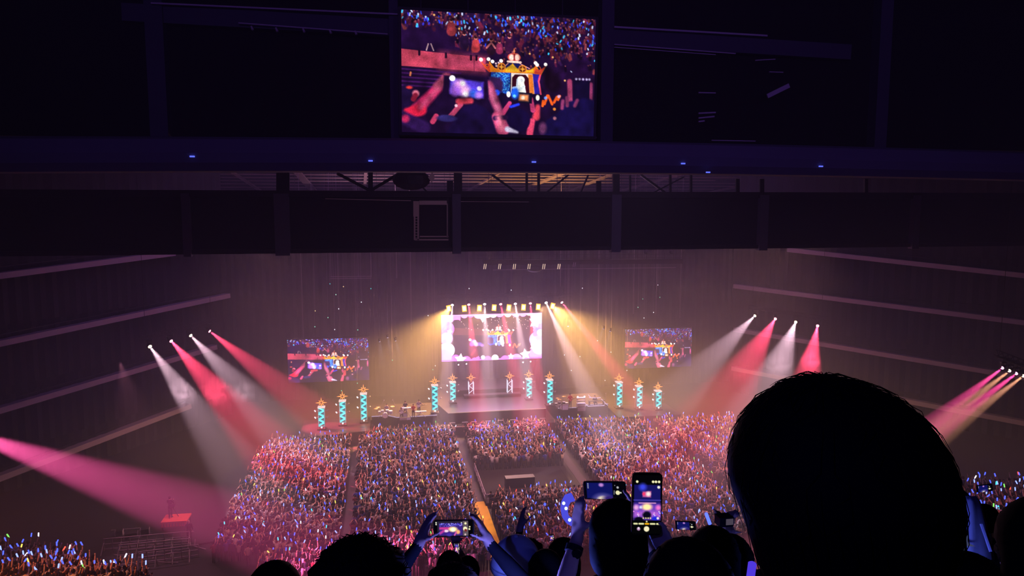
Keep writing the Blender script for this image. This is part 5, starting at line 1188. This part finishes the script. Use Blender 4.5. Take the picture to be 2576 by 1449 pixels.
# far right edge
tM, pM, fM, hM = plain('person under a blue lit star towel near the right edge', 2432, 1254, 3.6, 'short', -.25, 1.0, seed=15)
tw = MB(); rows_ = [(1249, 2418, 2452), (1262, 2412, 2462), (1285, 2406, 2470), (1315, 2400, 2478), (1350, 2392, 2486), (1380, 2386, 2494), (1408, 2379, 2499)]
vs_ = []; NW = 14
for j, (y, l, r_) in enumerate(rows_):
    for i in range(NW + 1):
        u = i / NW; v = at_depth(l + (r_ - l) * u, y, 3.36 - .10 * math.sin(math.pi * u) - .016 * j + .008 * math.sin(u * 17 + j * .6)); vs_.append(v)
tw_o = thing('star_towel', 'pale towel with a star print, lit blue, draped down a back near the right edge', 'towel', fM + Vector((0, -.2, hM * .8)))
inv = tw_o.location
tw.add([v - inv for v in vs_], [(j * (NW + 1) + i, j * (NW + 1) + i + 1, (j + 1) * (NW + 1) + i + 1, (j + 1) * (NW + 1) + i) for j in range(len(rows_) - 1) for i in range(NW)])
to_ = tw.build('cloth', M_white, tw_o, smooth=True); sol = to_.modifiers.new('thick', 'SOLIDIFY'); sol.thickness = .006
def on_towel(px, py): return at_depth(px, py, 3.36 - .145 - .016 * (py - 1249) / 25) - inv
sp = [on_towel(x, y) for x, y in star_pts(2428, 1368, 27, .26, .25, 4)]
MB().add(sp + [v + Vector((0, .004, 0)) for v in sp], [tuple(range(8)), tuple(range(15, 7, -1))] + [(i, (i + 1) % 8, 8 + (i + 1) % 8, 8 + i) for i in range(8)]).build('star_print', mat('yellow_print', srgb(230, 215, 120), .8), tw_o)
e0, e1 = on_towel(2468, 1318), on_towel(2492, 1388); MB().bar(e0, e1, .010, .006).build('border', mat('white_border', srgb(245, 245, 250), .8), tw_o)
plain('dark head under the star towel, near the right edge', 2445, 1384, 1.9, 'short', 0, 1.2, seed=16, keep=.3)
plain('large dark head cut by the right edge of the photo', 2640, 1236, 1.75, 'bob', 0, 1.0, seed=17, keep=.3)
plain('dark head low at the right edge between towel and large head', 2596, 1330, 2.2, 'fuzzy', 0, .95, seed=18, keep=.3)
plain('person filming with both hands high beside the big dark head at the right', 2480, 1262, 4.2, 'short', 0, .95, seed=19, la=((-.3, .2, 1.45), (-.14, .4, 1.70)), ra=((.28, .2, 1.45), (.06, .4, 1.72)), keep=.5)
ph7 = smartphone('phone seen dark above the raised hands near the right edge', ui_phone('wide'), *quad(2457, 1222, 2496, 1217, 2459, 1240, 4.5))
# light sticks among the front rows
def front_stick(px, py, D, col_, label, L=.2, tilt=(0, .1, 1), e=None, r=.013):
    c = at_depth(px, py, D); t = thing('light_stick', label, 'light stick', c); d = Vector(tilt).normalized()
    MB().tube([-d * .11, -d * .005], [r, r * 1.15], 10).build('handle', M_fix, t); MB().tube([Vector((0, 0, 0)), d * L * .92, d * L], [r, r, r * .5], 10).build('tube', col_, t)
    if e:
        l = bpy.data.lights.new('stick_light', 'POINT'); l.energy = e; l.color = (.10, .14, 1.0); l.shadow_soft_size = .03; o = bpy.data.objects.new('stick_light', l); col.objects.link(o); o.parent = t; o.location = d * L * .5 + Vector((0, -.03, 0))
front_stick(1478, 1500, 2.30, M_st[0], 'blue light stick held low beside the raised bare arm', .05, (.1, 0, 1), 2)
front_stick(1786, 1318, 2.6, M_st[0], 'thin blue light stick between the upright phone and the small camera', .045, (-.4, 0, 1), None, .006)
front_stick(2400, 1440, 2.9, M_st[0], 'hidden added blue light stick low under the star towel', .04, (.1, 0, 1), 4)  # stick added to throw blue on the towel
front_stick(1888, 1452, 1.62, glow('stick_violet', (.10, .05, .9), .8), 'violet blue light stick low beside the big dark head', .035, (.1, 0, 1), .2, .009)
front_stick(1300, 1535, 2.55, M_st[0], 'unseen added blue light stick low below the pale cap', .04, (-.1, 0, 1), 22)  # stick added below the view to brighten the cap
# ------------------------------------------------------------------ the band
M_wood = mat('red_guitar_lacquer', srgb(190, 50, 40), .3); M_wht = mat('white_lacquer', srgb(225, 222, 232), .35); M_chr = mat('chrome', srgb(210, 210, 220), .3, .6); M_shell = mat('drum_shell', srgb(200, 205, 235), .35)
M_skinb = mat('drum_head', srgb(232, 232, 240), .5); M_brass = mat('cymbal_brass', srgb(220, 180, 110), .35, .5); M_vio = glow('violet_strip', (.80, .62, 1.0), 1.5); M_grey = mat('grey_cloth', srgb(150, 140, 160), .8)
def deck(px, py): return on_floor(px, py, ZS)
def guitar(label, c, m, ang=-.45, face=-1):
    t = thing('guitar', label, 'guitar', c); ca, sa = math.cos(ang), math.sin(ang); X, Yv = Vector((ca, 0, -sa)), Vector((sa, 0, ca)); d = Vector((0, .05, 0))
    out = [(-.22, .02), (-.20, .13), (-.08, .12), (.02, .09), (.12, .13), (.17, .08), (.14, .02), (.16, -.06), (.11, -.12), (.01, -.08), (-.10, -.13), (-.20, -.11)]
    MB().prism(out, -d, X, Yv, d).build('body', m, t); MB().bar(X * .12 - d * .7, X * .70 - d * .7, .055, .03).build('neck', M_dark, t); MB().bar(X * .70 - d * .7, X * .84 - d * .7 + Yv * .02, .08, .025).build('headstock', m, t); MB().bar(-X * .05 - d * 1.1 - Yv * .05, -X * .05 - d * 1.1 + Yv * .05, .03).build('pickup', M_chr, t)
def player(label, px, py, h=1.70, rz=math.pi, top=None, seated=False, la=None, ra=None, hk='short', hm=None, zup=0):
    f = deck(px, py) + Vector((0, 0, zup)); t, p = figure('person', label, f, h, rz, la, ra, mats=[M_skin, top or M_grey, M_jean, M_fix], vox=.026, keep=.28, seated=seated, group=None)
    k = t['_k']
    if seated:
        pp = p; 
    hair(t, p, hk, hm or M_hair, 1.0, int(px)); return t, f, k
play = dict(la=((-.30, .04, 1.12), (-.42, .30, 1.22), 'bare'), ra=((.28, -.02, 1.10), (.06, .26, 1.02), 'bare'))
t, f, k = player('guitarist standing tall at the right end of the left band platform', 1054, 1043, 1.74, **play); guitar('pale guitar held by the guitarist standing on the left band platform', f + Vector((.02, -.26, 1.04)), M_wht, -.2)
t, f, k = player('person in a red top on the left band platform', 1040, 1052, 1.62, top=M_redc, la=((-.28, .1, 1.15), (-.22, .34, 1.16), 'bare'), ra=((.28, .1, 1.15), (.2, .34, 1.16), 'bare'))
t, f, k = player('long-haired guitarist seated at the middle of the left band platform', 1010, 1052, 1.66, top=M_grey, seated=True, hk='bob', hm=mat('pale_hair', srgb(150, 130, 140), .6), **play)
guitar('pale bass guitar across the lap of the long-haired seated player', f + Vector((.05, -.34, .74)), M_wht, -.55)
def stool(c, label):
    s_ = thing('stool', label, 'stool', c); MB().tube([(0, 0, .38), (0, 0, .45)], [.17, .17], 12).build('seat', M_dark, s_)
    for a in (0, 2.1, 4.2): MB().tube([(0, 0, .38), (.2 * math.cos(a), .2 * math.sin(a), 0)], .02, 6).build('leg', M_chr, s_)
stool(f + Vector((0, .02, 0)), 'round stool under the long-haired seated player')
player('keyboard player standing behind the seated long-haired player', 1020, 1046, 1.70, top=M_navy, la=((-.26, .15, 1.14), (-.2, .4, 1.06), 'bare'), ra=((.26, .15, 1.14), (.2, .4, 1.06), 'bare'))
t, f, k = player('drummer with folded arms seated behind the left drum kit', 973, 1046, 1.68, top=M_grey, seated=True, zup=.12, la=((-.3, .12, 1.12), (-.08, .36, 1.10), 'bare'), ra=((.3, .12, 1.12), (.12, .34, 1.14), 'bare')); stool(f + Vector((0, .02, -.0)), 'drum stool of the left drummer')
MB_ = MB
def stand_leg(b, c, h): b.tube([c, c + Vector((0, 0, h))], .018, 6)
def drum_kit(label, c, shell, cyms):
    t = thing('drum_kit', label, 'drums', c)
    MB().tube([(0, -.22, .30), (0, .22, .30)], [.29, .29], 20).build('bass_drum', shell, t); MB().tube([(0, -.225, .30), (0, -.235, .30)], [.27, .27], 20).build('bass_drum_head', M_skinb, t)
    for x, y, z, r_, h in ((-.28, -.02, .72, .17, .16), (.24, -.02, .72, .18, .17), (.62, .25, .36, .22, .34), (-.60, .22, .58, .18, .12)):
        o = MB().tube([(x, y, z), (x, y, z + h)], [r_, r_], 16).build('drum', shell, t); MB().tube([(x, y, z + h), (x, y, z + h + .012)], [r_ * .98, r_ * .98], 16).build('drum_head', M_skinb, o)
        MB().tube([(x, y, 0), (x, y, z)], .016, 6).build('stand', M_chr, t)
    for x, y, z in cyms:
        o = MB().tube([(x, y, 0), (x, y, z)], .014, 6).build('cymbal_stand', M_chr, t); MB().tube([(x, y, z), (x, y, z + .015), (x, y, z + .04)], [.24, .20, .03], 18).build('cymbal', M_brass, o)
    return t
drum_kit('blue white drum kit at the left end of the left band platform', deck(969, 1051), M_shell, ((-.75, -.05, 1.25), (.80, .05, 1.25), (-1.0, .3, 1.0)))
drum_kit('dark percussion kit on the right band platform beside the cyan tower', deck(1413, 1030), M_fix, ((-.5, 0, 1.35), (.3, .1, 1.5), (-.2, .3, 1.1)))
def boom(label, pa, pb):
    a = deck(*pa); b = on_y(*pb, a.y); t = thing('microphone_stand', label, 'microphone stand', a); m = Vector((0, 0, (b.z - a.z) * .55))
    MB().tube([(0, 0, .02), m], .016, 6).build('pole', M_chr, t); MB().tube([(0, 0, 0), (0, 0, .02)], [.14, .12], 10).build('base', M_fix, t); MB().tube([m, b - a], .013, 6).build('boom_arm', M_chr, t); MB().ball(b - a, (.05, .05, .08), 8, 6).build('microphone', M_wht, t)
boom('overhead microphone boom left of the left drummer', (957, 1048), (966, 1007)); boom('overhead microphone boom right of the left drummer', (997, 1048), (988, 1006)); boom('microphone stand near the right end of the right band platform', (1524, 1022), (1524, 990))
def amp(label, px, py, w_=.7, h=.75, m=None):
    t = thing('amplifier', label, 'amplifier', deck(px, py)); MB().box((0, 0, h / 2), (w_, .36, h)).build('cabinet', M_fix, t); MB().box((0, -.185, h * .42), (w_ * .9, .02, h * .7)).build('grille', m or M_grey, t); MB().box((0, -.185, h * .88), (w_ * .9, .03, h * .12)).build('control_panel', M_wht, t)
amp('blue lit amplifier between the seated guitarist and the red-topped person', 1018, 1050, .6, .55, M_shell); amp('low amplifier at the front of the left band platform', 1014, 1056, .8, .3); amp('small amplifier at the front right of the seated guitarist', 1028, 1055.5, .5, .3, M_shell)
def keyboard(label, px, py, w_, m, zk=.86):
    t = thing('keyboard', label, 'keyboard', deck(px, py)); MB().box((0, 0, zk), (w_, .34, .10)).build('body', m, t); MB().box((0, .08, zk + .055), (w_ * .94, .15, .012)).build('keys', M_skinb, t)
    for s_ in (-1, 1): MB().bar((s_ * w_ * .42, -.1, 0), (-s_ * w_ * .42 * .2, .05, zk - .04), .045).build('leg', M_chr, t)
keyboard('white keyboard before the standing keyboard player', 1023, 1048.5, 1.0, M_wht, 1.0); keyboard('long pale keyboard at the right of the left band platform', 1058, 1049, 1.3, M_wht, .62)
for k_, (px, py, w_, z0) in enumerate(((1461, 1031, .85, .35),)):
    t = thing('keyboard_rack', 'tall lit rack of keyboards with two white lamp globes on top, right platform', 'keyboard', deck(px, py + 1))
    for s_ in (-1, 1):
        for sy in (-.2, .2): MB().bar((s_ * .42, sy, 0), (s_ * .42, sy, 1.5), .04).build('post', M_chr, t)
        MB().ball((s_ * .40, -.1, 1.60), .11, 10, 8).build('lamp_globe', glow('globe_light', (.9, .82, 1.0), 2.0), t)
    for z in (.45, .65, .85, 1.10, 1.45): MB().box((0, 0, z), (.95, .45, .09)).build('keyboard', M_wht if z in (.85, 1.45) else M_grey, t)
    MB().bar((-.45, -.24, .90), (.45, -.24, .90), .05).build('light_strip', M_vio, t)
    MB().bar((-.3, -.1, 1.57), (.3, -.1, 1.57), .04).build('light_strip', M_vio, t)
t, f, k = player('guitarist in a red top standing on the right band platform', 1434, 1027, 1.76, top=M_redc, **play); guitar('red guitar held on the right band platform', f + Vector((.02, -.26, 1.04)), M_wood, -.4)
t, f, k = player('keyboard player seated behind the lit desk on the right band platform', 1496, 1021, 1.70, top=M_navy, seated=True, la=((-.28, .1, 1.15), (-.2, .38, 1.10)), ra=((.28, .1, 1.15), (.2, .38, 1.10))); stool(f + Vector((0, .02, 0)), 'stool behind the lit desk on the right band platform')
dk = thing('lit_desk', 'wide dark desk outlined with violet light strips on the right band platform', 'desk', deck(1500, 1022.5))
def dk_(px, py): return on_y(px, py, dk.location.y - .25) - dk.location
MB().box((0, 0, .70), (1.9, .6, .06)).build('top', M_fix, dk)
for s_ in (-.85, .85): MB().box((s_, 0, .335), (.06, .5, .67)).build('leg', M_fix, dk)
for a, b in (((1480, 993), (1486, 1000)), ((1482, 1000), (1499, 1001)), ((1501, 1001), (1511, 1000)), ((1479, 1022), (1521, 1020)), ((1469, 1012), (1479, 1022)), ((1513, 1004), (1529, 1020))): MB().bar(dk_(*a), dk_(*b), .05).build('light_strip', M_vio, dk)
amp('blue grey monitor box on the right band platform before the percussion kit', 1421, 1031, .75, .75, M_shell); amp('violet lit floor box before the keyboard rack', 1462, 1033.5, 1.0, .45, M_grey)
# person standing by the orange platform on the floor
figure('person', 'staff member in dark clothes standing alone on the open floor at lower left', on_floor(477, 1364), 1.74, .3, mats=[M_skin, M_dark, M_dark, M_fix], vox=.026, keep=.28)
t, p = figure('person', 'camera operator in dark clothes on the orange platform behind the camera', Vector(pf.location) + Vector((-.45, .15, .68)), 1.72, -.2, ((-.26, .1, 1.14), (-.1, .36, 1.3)), ((.26, .1, 1.14), (.12, .36, 1.3)), mats=[M_skin, M_dark, M_dark, M_fix], vox=.026, keep=.28); hair(t, p, 'short', None, 1.0, 44)
